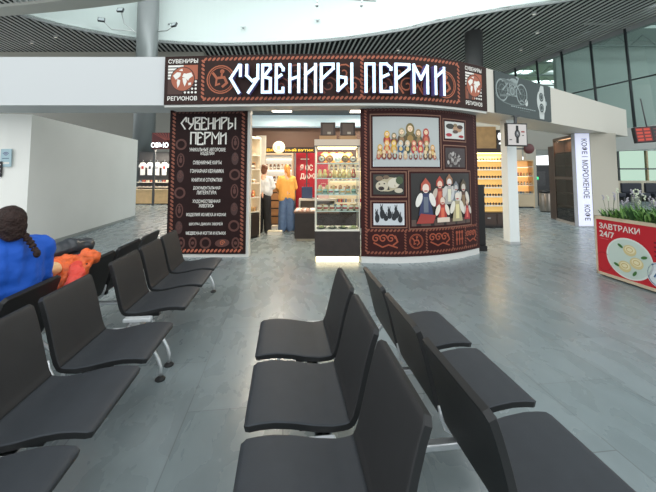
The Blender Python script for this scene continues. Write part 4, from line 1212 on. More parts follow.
# red poster
t = thing('red_poster', 'tall red poster with white letters at the back of the shop', 'poster', (-.5, 10.6, .45))
b = MB(); b.box((-.47, 0, 0), (.85, .04, 1.70), mat((176, 30, 50), .5)); b.build('poster_board', t)
b = MB(); a = Art(b, plane_map((-.47, 0, 0), (1, 0, 0), (0, -1, 0)))
a.text('Я ОС', (.32, 1.23), .19, PAPER, .38, .03); a.text('ДАЖЕ ЕС', (.53, .96), .19, PAPER, .80, .03); a.rect(.14, 1.47, .40, 1.50, PAPER)
b.build('lettering', t)
b = MB(); b.box((-.51, -.01, -.45), (-.47, .05, 1.74), STEEL); b.box((.12, -.012, -.45), (.16, -.002, 1.70), STEEL); b.build('frame', t)
# low table with folded goods
t = thing('display_table', 'low dark display table heaped with pale packets inside the shop', 'table', (-.32, 8.25, 0))
b = MB(); b.box((-.42, -.40, .06), (.55, .45, .62), ESPRESSO); b.build('base', t)
b = MB(); b.box((-.38, -.36, 0), (.5, .4, .06), mat((200, 190, 170), .5)); b.build('plinth', t)
b = MB(); b.box((-.44, -.42, .62), (.57, .47, .65), mat((120, 90, 70), .5)); b.build('table_top', t)
place_row('sachet', 'pale packet on the low dark display table', 'packet', 'packets on the display table', [(-.68 + (i % 6) * .16, 7.92 + (i // 6) * .14, .65) for i in range(24)], 'gift_packet', 6)
sh_ = shelf_unit('gift_stand', 'tiered stand with packets behind the low dark table', (-.75, 9.05, 0), 0, .95, .4, [.55], mat((200, 194, 184), .5), mat((150, 140, 130), .5), .80, .28)
place_row('sachet', 'pale packet on the tiered stand behind the table', 'packet', 'packets on the tiered stand', [(-.64 + i * .145, 9.18, .55) for i in range(6)] + [(-.64 + i * .145, 9.2, .5) for i in range(0)], 'gift_packet', 6)
# hanging bags near the case
for i, (x, y, c, lab) in enumerate(((-.55, 9.25, (46, 62, 96), 'navy blue shopping bag on the tiered stand'), (-.12, 9.25, (206, 170, 160), 'pale pink shopping bag on the tiered stand'))):
    t = thing('shopping_bag', lab, 'bag', (x, y, .85)); b = MB(); b.box((-.14, -.06, 0), (.14, .06, .30), mat(c, .6), bev=.01); b.build('bag_body', t)
    b = MB(); b.tube([(-.07, 0, .29), (-.06, 0, .39), (.06, 0, .39), (.07, 0, .29)], .007, mat(c, .6), 6); b.build('handle', t)
SB = (.0, 9.75, 0)
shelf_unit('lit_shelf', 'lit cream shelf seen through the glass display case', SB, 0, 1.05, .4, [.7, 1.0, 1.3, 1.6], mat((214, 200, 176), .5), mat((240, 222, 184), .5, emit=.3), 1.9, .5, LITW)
for j, z in enumerate((.7, 1.0, 1.3, 1.6)):
    kd = ('box', 'jar', 'mug', 'jar')[j]; wd_ = ('lowest', 'second', 'third', 'top')[j]
    place_row(kd, '%s on the %s board of the lit shelf behind the glass case' % (kd, wd_), kd, '%ss on the %s board behind the glass case' % (kd, wd_), [(SB[0] + .1 + i * .122, SB[1] + .12, z) for i in range(8)], 'souvenir_' + kd, 5)
# white shoe boxes on the floor
for i, (x, y, w_, h_, lab) in enumerate(((-1.37, 9.16, .15, .16, 'white carton on the floor between the two people'), (-1.30, 8.72, .34, .10, 'low cream carton on the floor at the jeans'))):
    t = thing('carton', lab, 'box', (x, y, 0)); b = MB(); b.box((-w_ / 2, -.1, 0), (w_ / 2, .1, h_ * .8), PAPER); b.build('carton_body', t); b = MB(); b.box((-w_ / 2 - .006, -.106, h_ * .8), (w_ / 2 + .006, .106, h_), mat((222, 212, 190), .5)); b.build('carton_lid', t)

# glass display case at the entrance
CX0, CX1, CY0, CY1 = -0.225, 0.545, 6.03, 6.50
cs = thing('display_case', 'tall lit glass display case with dark base beside the picture panel', 'display case', (.16, 6.27, 0))
b = MB(); b.box((CX0 + .02, CY0 + .03, 0), (CX1 - .02, CY1 - .02, .10), mat((255, 236, 190), .5, emit=2.0)); b.build('lit_plinth', cs, True)['label'] = 'glowing warm plinth'
b = MB(); b.box((CX0, CY0, .10), (CX1, CY1, .52), ESPRESSO); b.build('base_cabinet', cs, True)
b = MB(); b.box((CX0, CY0, .52), (CX1, CY1, .545), SHELF); b.build('deck', cs, True)
b = MB(); b.box((CX0 - .01, CY0 - .01, 1.98), (CX1 + .01, CY1 + .01, 2.09), mat((206, 186, 164), .5)); b.build('cornice', cs, True)
b = MB(); b.box((CX0 - .012, CY0 - .012, 1.965), (CX1 + .012, CY1 + .012, 1.98), GREYD); b.build('cornice_band', cs, True)
for (x, y) in ((CX0, CY0), (CX1 - .02, CY0), (CX0, CY1 - .02), (CX1 - .02, CY1 - .02)):
    b = MB(); b.box((x, y, .545), (x + .02, y + .02, 1.965), mat((222, 214, 196), .4)); b.build('corner_post', cs, True)
GP = glass_mat((240, 246, 244), .05)
b = MB(); b.quad((CX0 + .02, CY0 + .01, .55), (CX1 - .02, CY0 + .01, .55), (CX1 - .02, CY0 + .01, 1.96), (CX0 + .02, CY0 + .01, 1.96), GP); b.build('glass_front', cs, True)
b = MB(); b.quad((CX0 + .01, CY0 + .02, .55), (CX0 + .01, CY1 - .02, .55), (CX0 + .01, CY1 - .02, 1.96), (CX0 + .01, CY0 + .02, 1.96), GP); b.build('glass_side', cs, True)
SZ = [.545, .86, 1.14, 1.42, 1.68]
for z in SZ[1:]:
    b = MB(); b.box((CX0 + .02, CY0 + .03, z - .012), (CX1 - .02, CY1 - .03, z), glass_mat((206, 226, 218), .12)); so = b.build('shelf', cs, True)
    b = MB(); b.box((CX0 + .02, CY0 + .02, z - .014), (CX1 - .02, CY0 + .03, z + .001), mat((206, 216, 208), .4)); b.build('shelf_edge', so, True)
for y in (CY0 + .06, CY1 - .05):
    b = MB(); b.box((CX0 + .04, y - .012, 1.945), (CX1 - .04, y + .012, 1.962), mat((255, 226, 170), .5, emit=4)); b.build('light_strip', cs, True)
for x in (-.08, .10, .28, .44):
    b = MB(); b.lathe([(.018, 0), (.02, .012)], (x, CY0 + .12, 1.948), mat((255, 244, 220), .5, emit=6), 10); b.build('spot_light', cs, True)
lamp('case_glow', (.16, 6.27, 1.93), .6, 14, (1, .80, .50), size_y=.3)
# decorative plates on the top shelf
PLC = [((226, 222, 210), (120, 116, 96)), ((206, 150, 96), (150, 84, 46)), ((198, 222, 226), (226, 236, 232)), ((150, 130, 70), (96, 84, 44)), ((228, 226, 216), (60, 58, 54))]
PNM = ('leftmost of the front plates in the glass case, white with green rim', 'brown plate second from the left in the glass case', 'raised pale blue plate in the middle of the glass case', 'olive plate fourth from the left in the glass case', 'rightmost white plate in the glass case with a dark centre')
def plate(x, y, z, r, c0, c1, label, group=None):
    t = thing('souvenir_plate', label, 'plate', (x, y, z), 0, group)
    T = Matrix.Translation((0, 0, r + .012)) @ Matrix.Rotation(radians(80), 4, 'X')
    b = MB(); b.lathe([(r * .6, -.008), (r, .006), (r, .010), (r * .66, .002)], (0, 0, 0), mat((92, 56, 34), .4) if c1[0] < 200 else mat(c1, .4), 26, T); b.build('rim', t)
    b = MB(); b.lathe([(r * .7, .0), (r * .72, .004)], (0, 0, 0), mat(c0, .35), 24, T); T2 = T @ Matrix.Translation((0, 0, .006)); b.lathe([(r * .3, 0), (r * .3, .001)], (0, 0, 0), mat(c1, .4), 12, T2)
    b.ell((r * .3, r * .1, .001), (r * .16, r * .2, .002), mat((170, 140, 90), .5), T2, 8, 5); b.ell((-r * .25, r * .2, .001), (r * .2, r * .12, .002), mat((120, 140, 100), .5), T2, 8, 5); b.build('plate_face', t)
    b = MB(); b.box((-.03, -.02, 0), (.03, .05, .008), WOOD); b.box((-.008, .02, 0), (.008, .035, r), WOOD); b.build('plate_stand', t)
for i in range(5): plate(-.11 + i * .137, CY0 + .10 + (.0 if i != 2 else .06), 1.68 + .0, .066 if i != 2 else .078, PLC[i][0], PLC[i][1], PNM[i])
for i in range(4): plate(-.05 + i * .14, CY0 + .30, 1.68, .095, (244, 190, 110), (230, 150, 60), 'amber plate in the back row of the top case shelf', 'amber plates at the back of the top case shelf')
CASE = 'in the glass case'
place_row('figurine', 'colourful small figurine on the second highest shelf of the glass case', 'figurine', 'figurines on the second highest case shelf', [(-.14 + i * .085, CY0 + .12 + .1 * (i % 2), 1.42) for i in range(8)] , 'painted_figurine', 5)
place_row('figurine', 'colourful small figurine on the middle shelf of the glass case', 'figurine', 'figurines on the middle case shelf', [(-.14 + i * .12, CY0 + .30, 1.14) for i in range(6)], 'painted_figurine', 5)
place_row('mug', 'pale painted mug on the shelf above the trays in the glass case', 'mug', 'mugs in the glass case', [(-.15 + i * .10, CY0 + .10, 1.14) for i in range(7)] + [(-.1 + i * .11, CY0 + .26, .86) for i in range(0)], 'painted_mug', 5)
place_row('box', 'small gift box on the shelf with the sparse goods in the glass case', 'box', 'gift boxes in the glass case', [(-.08 + i * .18, CY0 + .30, .86) for i in range(4)], 'gift_box', 4)
place_row('mug', 'pale painted mug on the lower middle shelf of the glass case', 'mug', 'mugs on the lower middle case shelf', [(-.15 + i * .11, CY0 + .10, .86) for i in range(7)], 'painted_mug', 5)
place_row('tray', 'dark round dish on the bottom deck of the glass case', 'dish', 'dishes on the bottom deck of the glass case', [(-.11 + i * .185, CY0 + .14, .545) for i in range(4)], 'round_dish', 4)
# two dark boxes on top of the case
for (x, lab) in ((.005, 'left one of two dark brown boxed displays on top of the glass case'), (.355, 'right one of two dark brown boxed displays on top of the glass case')):
    t = thing('display_box', lab, 'box', (x, 6.24, 2.09))
    b = MB(); b.box((-.155, -.15, 0), (.145, .15, .07), mat((176, 136, 92), .5)); b.build('tray', t)
    b = MB(); b.box((-.135, -.12, .07), (.125, .12, .31), mat((66, 50, 42), .5), bev=.01); b.build('box_body', t)
    b = MB(); b.box((-.10, -.126, .09), (.09, -.1205, .28), mat((98, 80, 66), .5)); b.box((-.015, -.129, .10), (.045, -.1265, .14), mat((176, 160, 140), .5)); b.build('front_label', t)

# ================================================================ LEFT: SHOP FAR BEHIND
t = thing('shirt_shop_sign', 'dark red sign with glowing white letters of the shop behind the partition', 'shop sign', (-8.0, 16.55, 2.66))
b = MB(); b.box((-.36, 0, 0), (1.2, .2, .78), mat((92, 34, 36), .5)); b.build('sign_board', t)
b = MB(); a = Art(b, plane_map((0, 0, 0), (1, 0, 0), (0, -1, 0)))
for k in range(-5, 6): a.stroke([(.42, .35), (.42 + k * .145, .76)], .03, mat((150, 70, 60), .5))
a.up(.003); a.text('ОВЬЮ', (.02, .19), .24, mat((240, 250, 255), .4, emit=1.6), .82, .03); b.build('lettering', t)
b = MB(); b.box((-.3, .05, -2.66), (-.22, .15, 0), GREYD); b.box((1.0, .05, -2.66), (1.1, .15, 0), GREYD); b.build('support', t)
t = thing('clothes_wall', 'dark wall display with hanging shirts behind the left partition', 'display wall', (-8.1, 17.45, 0))
b = MB(); b.box((-1.5, .3, 0), (1.5, .4, 2.6), mat((70, 68, 68), .6)); b.build('back_panel', t)
b = MB(); b.tube([(-1.5, .05, 2.12), (1.5, .05, 2.12)], .02, BLACK, 8); b.tube([(-1.4, .05, 2.12), (-1.4, .3, 2.12)], .015, BLACK, 6); b.tube([(1.4, .05, 2.12), (1.4, .3, 2.12)], .015, BLACK, 6); b.build('rail', t)
for z in (1.08, .84): b = MB(); b.box((-1.5, -.05, z - .03), (1.5, .3, z), SHELF); b.build('shelf', t)
for i in range(7):
    x = -9.25 + i * .36; t2 = thing('shirt', 'white printed shirt hanging in the shop behind the left partition', 'shirt', (x, 17.50, 1.42), 0, 'shirts hanging behind the partition')
    b = MB(); mS = mat((226, 226, 222), .7)
    b.v = []; pts = [(-.13, 0), (.13, 0), (.14, .42), (.22, .36), (.25, .46), (.12, .62), (.05, .64), (0, .60), (-.05, .64), (-.12, .62), (-.25, .46), (-.22, .36), (-.14, .42)]
    vs = [(p_[0] * .8, -.03, p_[1]) for p_ in pts] + [(p_[0] * .8, .03, p_[1]) for p_ in pts]; n = len(pts)
    b.add(vs, [tuple(range(n)), tuple(range(2 * n - 1, n - 1, -1))] + [(k, n + k, n + (k + 1) % n, (k + 1) % n) for k in range(n)], mS)
    b.rect = None
    b.add([(-.06, -.032, .3), (.06, -.032, .3), (.06, -.032, .45), (-.06, -.032, .45)], [(0, 1, 2, 3)], mat(((170, 60, 60), (60, 60, 70), (120, 120, 130))[i % 3], .6)); b.build('shirt_cloth', t2)
    b = MB(); b.tube([(0, 0, .60), (0, 0, .70), (.02, 0, .735), (0, 0, .75)], .008, CHROME, 6); b.build('hanger', t2)
place_row('box', 'small coloured box on the shelf under the hanging shirts', 'box', 'boxes under the hanging shirts', [(-9.4 + i * .2, 17.55, 1.08) for i in range(12)], 'folded_box', 5)
place_row('sachet', 'small packet on the lower shelf under the hanging shirts', 'packet', 'packets under the hanging shirts', [(-9.4 + i * .2, 17.55, .84) for i in range(12)], 'small_packet', 5)
t = thing('wooden_counter', 'pale wooden counter under the hanging shirts behind the partition', 'counter', (-8.1, 17.06, 0))
b = MB(); b.box((-1.5, 0, .05), (1.5, .3, .70), mat((214, 178, 128), .5, vary=.1, scale=4)); b.build('counter_front', t); b = MB(); b.box((-1.52, -.02, .70), (1.52, .22, .74), mat((226, 200, 160), .5)); b.build('counter_top', t); b = MB(); b.box((-1.45, .04, 0), (1.45, .3, .05), BLACK); b.build('plinth', t)
lamp('shirt_shop_glow', (-8.1, 16.9, 2.62), 1.6, 60, (1, .9, .76), size_y=.4)
# stickers on the short wall face
t = thing('wifi_sticker', 'small pale blue notice on the white wall at far left', 'notice', (-6.17, 6.70, 1.63)); t.rotation_euler = (0, 0, radians(-4))
b = MB(); b.box((-.11, -.005, 0), (.11, .012, .34), mat((170, 196, 204), .5)); b.build('board', t)
b = MB(); a = Art(b, plane_map((0, -.005, 0), (1, 0, 0), (0, -1, 0)))
for r_ in (.025, .05, .075): a.ring((0, .20), r_, .014, mat((90, 84, 130), .5), 10, radians(40), radians(140))
a.rect(-.07, .15, .07, .165, mat((90, 110, 130), .5)); a.rect(-.08, .05, .08, .09, PAPER); b.build('print', t)
t = thing('wall_sign', 'small black sign cut by the left picture edge', 'sign', (-6.36, 6.68, 1.44))
b = MB(); b.box((-.14, -.006, 0), (.14, .012, .29), mat((30, 30, 32), .5)); b.build('board', t); b = MB(); a = Art(b, plane_map((0, -.006, 0), (1, 0, 0), (0, -1, 0)))
for k in range(3): a.rect(.0, .06 + k * .08, .12, .08 + k * .08, PAPER)
b.build('print', t)

# ================================================================ RIGHT: WATCH BANNER, KIOSKS
def on_beam(x): return (x - B0.x) / BD.x
bs0, bs1 = on_beam(3.20), on_beam(5.10)
t = thing('watch_banner', 'dark banner with a motorcycle and a watch drawn in pale grey on the beige beam', 'banner', (4.1, 7.3, 2.66))
fm = plane_map((B0.x, B0.y, 0), (BD.x, BD.y, 0), (BN.x, BN.y, 0))
b = MB(); DKG = mat((48, 58, 58), .5)
p = [fm(bs0, 0, .03), fm(bs1, 0, .03), fm(bs1, 0, .001), fm(bs0, 0, .001)]; b.prism([(q_[0], q_[1]) for q_ in p], 2.67, 3.49, DKG); b.build('banner_board', t, True)
b = MB(); a = Art(b, fm); a.o = .033; LGY = mat((150, 160, 158), .5); MGY = mat((104, 114, 112), .5); L = bs1 - bs0
cx_, cz_ = bs0 + L * .26, 3.22
for (dx, r_) in ((-.36, .21), (.40, .21)):
    a.ring((cx_ + dx, cz_ - .08), r_, .03, LGY); a.ring((cx_ + dx, cz_ - .08), r_ * .55, .016, MGY)
    for k in range(6): a.stroke([(cx_ + dx, cz_ - .08), (cx_ + dx + r_ * cos(k * 1.05), cz_ - .08 + r_ * sin(k * 1.05))], .01, MGY)
for st in ([(-.34, -.08), (-.1, .12), (.2, .1), (.36, -.08)], [(-.1, .12), (0, -.1), (.2, .1)], [(.2, .1), (.28, .24), (.18, .26)], [(-.36, .1), (-.1, .16)], [(-.2, -.14), (.2, -.14)]): a.stroke([(cx_ + p_[0], cz_ + p_[1]) for p_ in st], .035, LGY)
for k in range(14): a.ring((cx_ + random.uniform(-.2, .2), cz_ + random.uniform(-.12, .14)), random.uniform(.03, .07), .014, random.choice((LGY, MGY)), 10)
a.ell((cx_ + .06, cz_ + .14), (.17, .07), LGY, .15); a.ell((cx_ - .22, cz_ + .12), (.14, .04), MGY, -.1); a.up(); a.ell((cx_ + .02, cz_ - .06), (.13, .11), MGY); a.up(); a.ring((cx_ + .02, cz_ - .06), .07, .02, LGY, 12); a.stroke([(cx_ - .1, cz_ - .16), (cx_ - .45, cz_ - .2)], .04, MGY)
a.ring((cx_, cz_ - .16), (.6, .18), .02, MGY, 20, pi, 2 * pi)
b.build('motorcycle_drawing', t, True)
b = MB(); a = Art(b, fm); a.o = .033; SLV = mat((196, 200, 196), .4)
cx_, cz_ = bs0 + L * .80, 3.07
a.ell((cx_, cz_), (.20, .27), SLV, .15); a.poly([(cx_ - .12, cz_ + .2), (cx_ + .14, cz_ + .2), (cx_ + .12, cz_ + .38), (cx_ - .02, cz_ + .38)], SLV); a.poly([(cx_ - .12, cz_ - .2), (cx_ + .12, cz_ - .2), (cx_ + .1, cz_ - .37), (cx_ - .1, cz_ - .37)], SLV); a.up()
a.ell((cx_, cz_ + .12), (.10, .10), DKG); a.ell((cx_, cz_ - .12), (.10, .10), DKG); a.up(); a.ring((cx_, cz_ + .12), .06, .015, LGY, 12); a.ring((cx_, cz_ - .12), .06, .015, LGY, 12); a.ell((cx_ + .22, cz_), (.03, .05), LGY)
b.build('watch_drawing', t, True)
b = MB(); a = Art(b, fm); a.o = .033; cx_ = bs0 + L * .46
a.ell((cx_ + .12, 2.99), (.06, .075), SLV); a.stroke([(cx_ - .16, 2.99), (cx_ - .06, 3.01), (cx_ + .02, 2.98)], .02, LGY)
for k in range(12): a.rect(cx_ - .5 + k * .085, 2.845, cx_ - .44 + k * .085, 2.865, LGY)
for k in range(6): a.rect(cx_ - .15 + k * .07, 2.80, cx_ - .1 + k * .07, 2.81, MGY)
b.build('small_print', t, True)
# hanging screen with a watch
t = thing('hanging_screen', 'square white screen with a black watch hanging in front of the white post', 'screen', (3.83, 7.05, 2.05), radians(12))
b = MB(); b.box((-.24, 0, 0), (.24, .07, .47), BLACK, bev=.006); b.build('casing', t)
b = MB(); b.box((-.215, -.004, .025), (.215, -.001, .445), mat((190, 182, 178), .3, emit=.12)); b.build('display', t)
b = MB(); a = Art(b, plane_map((0, -.004, 0), (1, 0, 0), (0, -1, 0)))
a.rect(-.03, .06, .03, .42, BLACK); a.ell((0, .25), (.065, .085), BLACK); a.up(); a.ell((0, .25), (.042, .055), mat((96, 96, 100), .4)); a.up(); a.stroke([(0, .25), (0, .285)], .008, PAPER); a.stroke([(0, .25), (.02, .24)], .008, PAPER); a.rect(.09, .28, .17, .31, mat((150, 60, 60), .5)); a.rect(.11, .21, .15, .23, GREYD); a.rect(-.19, .12, -.13, .14, GREYD)
b.build('picture', t)
b = MB(); b.box((-.03, .02, .47), (.03, .05, .635), GREYD); b.box((-.08, 0, .60), (.08, .07, .64), GREYD); b.build('ceiling_bracket', t)
# small round sign behind the post
t = thing('round_sign', 'small dark round projecting sign behind the white post', 'sign', (4.39, 7.66, 1.90))
b = MB(); b.lathe([(.10, 0), (.11, .01), (.11, .05), (.10, .06)], (0, 0, 0), mat((84, 34, 34), .4), 24, Matrix.Translation((0, 0, .14)) @ Matrix.Rotation(radians(90), 4, 'X')); b.build('disc', t)
b = MB(); b.box((-.30, -.03, .125), (-.10, .0, .155), GREYD); b.build('arm', t)

# sunglasses kiosk
KZ = (3.75, 9.75, 0); KW = 1.36
kz = thing('sunglasses_stand', 'lit yellow display wall with rows of sunglasses right of the picture panel', 'display stand', KZ)
b = MB(); b.box((0, .32, .42), (KW, .36, 2.08), mat((246, 204, 122), .5, emit=.40)); b.build('lit_back', kz)
b = MB(); b.box((0, 0, .06), (KW, .40, .42), ESPRESSO); b.build('base_cabinet', kz)
for k in range(3): b = MB(); b.box((.03 + k * .44, -.02, .10), (.45 + k * .44, 0, .38), mat((66, 48, 40), .4)); dr = b.build('drawer', kz); q = MB(); q.box((.20 + k * .44, -.035, .27), (.28 + k * .44, -.02, .285), CHROME); q.build('handle', dr)
b = MB(); b.box((.03, .03, 0), (KW - .03, .38, .06), BLACK); b.build('plinth', kz)
b = MB(); b.box((0, 0, 2.08), (KW, .4, 2.20), mat((60, 40, 34), .5)); b.build('lintel', kz)
b = MB(); b.box((0, .05, 2.20), (.98, .35, 2.82), mat((196, 158, 108), .5, vary=.12, scale=7)); b.build('wood_fascia', kz)
b = MB(); b.box((.98, .02, 2.20), (KW, .35, 2.72), mat((60, 54, 52), .5)); fs_ = b.build('dark_fascia', kz); b = MB(); a = Art(b, plane_map((.98, .02, 2.2), (1, 0, 0), (0, -1, 0)))
for k in range(3): a.ell((.08 + k * .12, .34), (.05, .1), LITC); 
a.rect(.06, .12, .34, .16, LITC); b.build('lit_mark', fs_)
for x in (0, KW - .03): b = MB(); b.box((x, .0, .42), (x + .03, .32, 2.08), mat((200, 160, 100), .5)); b.build('side_panel', kz)
KS = [.62, .87, 1.12, 1.37, 1.62, 1.87]
for z in KS: b = MB(); b.box((.03, .10, z - .015), (KW - .03, .32, z), mat((246, 230, 196), .4)); b.box((.03, .085, z - .035), (KW - .03, .10, z + .004), mat((250, 246, 232), .4)); b.build('shelf', kz)
b = MB(); b.box((.05, .05, 2.05), (KW - .05, .09, 2.075), mat((255, 226, 160), .5, emit=5)); b.build('light_strip', kz)
lamp('kiosk_glow', (KZ[0] + .68, 9.85, 2.03), 1.1, 12, (1, .82, .52), size_y=.25)


def sunglasses_mb(c):
    b = MB(); m_ = mat(c, .25)
    for sg in (-1, 1): b.lathe([(.033, 0), (.035, .003), (.033, .006)], (0, 0, 0), m_, 12, Matrix.Translation((sg * .038, 0, .037)) @ Matrix.Rotation(radians(90), 4, 'X')); b.tube([(sg * .062, 0, .036), (sg * .066, .06, .034), (sg * .066, .12, .018)], .003, m_, 5)
    b.tube([(-.012, 0, .036), (0, -.002, .04), (.012, 0, .036)], .004, m_, 5)
    return b


rown = ('lowest', 'second lowest', 'third', 'fourth', 'fifth', 'top')
for j, z in enumerate(KS):
    pr0 = []
    for i in range(8):
        loc_ = (KZ[0] + .12 + i * .16, KZ[1] + .13, z)
        if i < 3:
            o = sunglasses_mb(((30, 28, 28), (90, 56, 30), (60, 60, 66))[i]).build('sunglasses'); tag(o, 'pair of sunglasses on the %s lit yellow shelf' % rown[j], 'sunglasses', 'sunglasses on the %s yellow shelf' % rown[j]); pr0.append(o)
        else: o = pr0[(i * 2) % 3].copy(); COL.objects.link(o)
        o.location = loc_
# dark side screen beside the picture panel
t = thing('low_screen', 'low black screen board at the right edge of the picture panel', 'screen', (2.98, 6.95, 0))
b = MB(); b.box((-.10, -.02, .1), (.10, .02, 1.28), BLACK, bev=.005); b.build('board', t); b = MB(); b.box((-.1, -.08, 0), (.1, .08, .1), BLACK, bev=.005); b.build('foot', t)

# warm shop far back right
WS = (8.18, 15.4, 0)
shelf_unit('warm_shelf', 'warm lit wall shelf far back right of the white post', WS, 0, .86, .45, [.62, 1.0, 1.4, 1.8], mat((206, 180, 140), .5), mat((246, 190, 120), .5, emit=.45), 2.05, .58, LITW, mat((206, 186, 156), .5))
for j, z in enumerate((.62, 1.0, 1.4)):
    place_row(('box', 'jar', 'figurine')[j], 'small good on the %s warm shelf far back' % ('lower', 'middle', 'upper')[j], 'goods', 'goods on the %s warm shelf' % ('lower', 'middle', 'upper')[j], [(WS[0] + .12 + i * .13, WS[1] + .15, z) for i in range(6)], 'shelf_good')
# litter bin in the passage
t = thing('litter_bin', 'round steel litter bin standing in the far passage', 'bin', (8.62, 13.9, 0))
b = MB(); b.lathe([(.24, .03), (.25, .05), (.25, .72), (.24, .74)], (0, 0, 0), mat((160, 150, 140), .3, .8), 24); b.build('bin_body', t); b = MB(); b.lathe([(.255, .74), (.255, .80), (.16, .84)], (0, 0, 0), BLACK, 24); b.build('lid', t); b = MB(); b.lathe([(.23, 0), (.23, .03)], (0, 0, 0), BLACK, 24); b.build('base', t)
# dark machine behind bin with green light
t = thing('vending_machine', 'dark machine with a small green light behind the steel litter bin', 'machine', (9.78, 16.6, 0))
b = MB(); b.box((0, 0, 0), (.75, .6, 1.9), mat((34, 34, 36), .4), bev=.02); b.build('cabinet', t); b = MB(); b.box((.06, -.012, .9), (.5, 0, 1.6), mat((20, 22, 24), .15)); b.build('window_panel', t)
b = MB(); b.box((.04, -.02, 1.22), (.16, -.012, 1.34), mat((60, 220, 130), .4, emit=1.2)); b.build('green_light', t); b = MB(); b.box((.08, -.014, .25), (.5, 0, .5), mat((60, 60, 62), .4)); b.build('outlet', t)
# coffee kiosk: dark cabinet and lit sign
t = thing('coffee_lightbox', 'tall white lit sign with vertical letters under the end of the beam', 'lightbox sign', (7.26, 9.96, 0))
b = MB(); b.box((-.215, .0, .0), (.215, .14, 2.655), mat((180, 182, 190), .4)); b.build('housing', t)
b = MB(); b.box((-.205, -.006, .03), (.205, -.001, 2.645), mat((222, 224, 246), .4, emit=.30)); b.build('lit_face', t)
b = MB(); a = Art(b, plane_map((0, -.006, 0), (1, 0, 0), (0, -1, 0))); INK = mat((52, 52, 62), .5)
a.text('КОФЕ', (.05, 2.27), .17, INK, .44, .012, -pi / 2); a.rect(-.035, 1.97, .135, 1.985, INK); a.text('МОРОЖЕНОЕ', (.05, 1.34), .17, INK, 1.08, .012, -pi / 2); a.text('КОФЕ', (.05, .40), .17, INK, .44, .012, -pi / 2)
b.build('lettering', t)
t = thing('dark_cabinet', 'tall dark brown glazed cabinet left of the white lit sign', 'cabinet', (7.08, 10.12, 0), radians(-11))
b = MB(); BR = mat((74, 56, 46), .35, vary=.2, scale=5); b.box((-.0, 0, .05), (.03, .06, 2.6), BR); b.box((0, 1.2, .05), (.03, 1.26, 2.6), BR); b.box((0, 0, 2.55), (.03, 1.26, 2.62), BR); b.box((0, 0, 0), (.03, 1.26, .08), mat((160, 150, 140), .4)); b.box((0, .06, 1.32), (.03, 1.2, 1.40), BR); b.build('frame', t)
b = MB(); b.box((.32, 0.16, 0), (.36, 1.26, 2.62), mat((84, 66, 54), .5, vary=.15)); b.box((.03, 1.22, 0), (.36, 1.26, 2.62), BR); b.box((.03, .16, 2.58), (.36, 1.22, 2.62), BR); b.box((.03, .16, 0), (.36, 1.22, .06), BR); b.build('cabinet_body', t)
for (z0_, z1_) in ((.08, 1.32), (1.40, 2.55)):
    b = MB(); b.quad((.012, .06, z0_), (.012, 1.2, z0_), (.012, 1.2, z1_), (.012, .06, z1_), glass_mat((168, 148, 132), .14)); b.build('glass_door', t)
for z in (.5, .9, 1.36, 1.75, 2.15): b = MB(); b.box((.05, .18, z - .02), (.32, 1.2, z), mat((84, 68, 56), .5)); b.build('shelf', t)
b = MB(); b.box((.1, .3, 2.555), (.2, 1.1, 2.575), mat((255, 226, 190), .5, emit=2.5)); b.box((.1, .6, 1.32), (.2, .75, 1.338), mat((255, 226, 190), .5, emit=4)); b.build('light_strip', t)
lamp('cabinet_glow', (7.36, 10.75, 2.5), .2, 14, (1, .8, .6), size_y=.8)
t = thing('dark_door_leaf', 'narrow dark brown door panel beside the far passage', 'door', (7.55, 11.95, 0), radians(80))
b = MB(); b.box((-.5, 0, 0), (-.1, .06, 2.4), mat((70, 54, 46), .5, vary=.15)); b.build('leaf', t); b = MB(); b.tube([(-.4, -.05, .95), (-.4, -.05, 1.25)], .012, CHROME, 8); b.box((-.41, -.05, .97), (-.39, 0, .99), CHROME); b.box((-.41, -.05, 1.21), (-.39, 0, 1.23), CHROME); b.build('handle', t)
# departure board
t = thing('departure_board', 'tilted red and black flight information board hanging at the right edge', 'display board', (8.90, 9.1, 2.36), radians(-12)); t.rotation_euler = (radians(-6), radians(-4), radians(-8))
b = MB(); b.box((-.75, 0, 0), (.75, .12, .42), BLACK, bev=.008); b.build('casing', t)
b = MB(); a = Art(b, plane_map((0, -.001, 0), (1, 0, 0), (0, -1, 0)))
a.rect(-.73, .02, -.36, .40, mat((96, 22, 20), .4, emit=.1)); a.up()
for i in range(4):
    for j in range(2): a.rect(-.71 + j * .18, .045 + i * .09, -.57 + j * .18, .10 + i * .09, mat((186, 56, 36), .4, emit=.2))
a.rect(-.34, .02, .73, .40, mat((34, 24, 26), .3)); a.up()
for i in range(4): a.rect(-.3, .06 + i * .09, .2 + .1 * (i % 2), .085 + i * .09, mat((100, 44, 36), .4, emit=.15))
b.build('screen', t)
b = MB(); b.tube([(-.4, .06, .42), (-.4, .06, 1.2)], .015, GREYD, 6); b.tube([(.4, .06, .42), (.4, .06, 1.2)], .015, GREYD, 6); b.build('hanger', t)
# dark seats by the far window
for i in range(4):
    t = thing('lounge_seat', 'dark seat by the far windows behind the planter', 'seat', (15.3 + i * 1.3, 19.0, 0), 0, 'dark seats by the far windows')
    b = MB(); b.box((-.55, -.3, .25), (.55, .3, .45), mat((36, 40, 52), .6), bev=.04); b.build('seat', t); b = MB(); b.box((-.55, .2, .45), (.55, .34, .98), mat((36, 40, 52), .6), bev=.04); b.build('backrest', t)
    for x in (-.5, .45): b = MB(); b.box((x, -.25, 0), (x + .05, .25, .25), GREYD); b.build('leg', t)

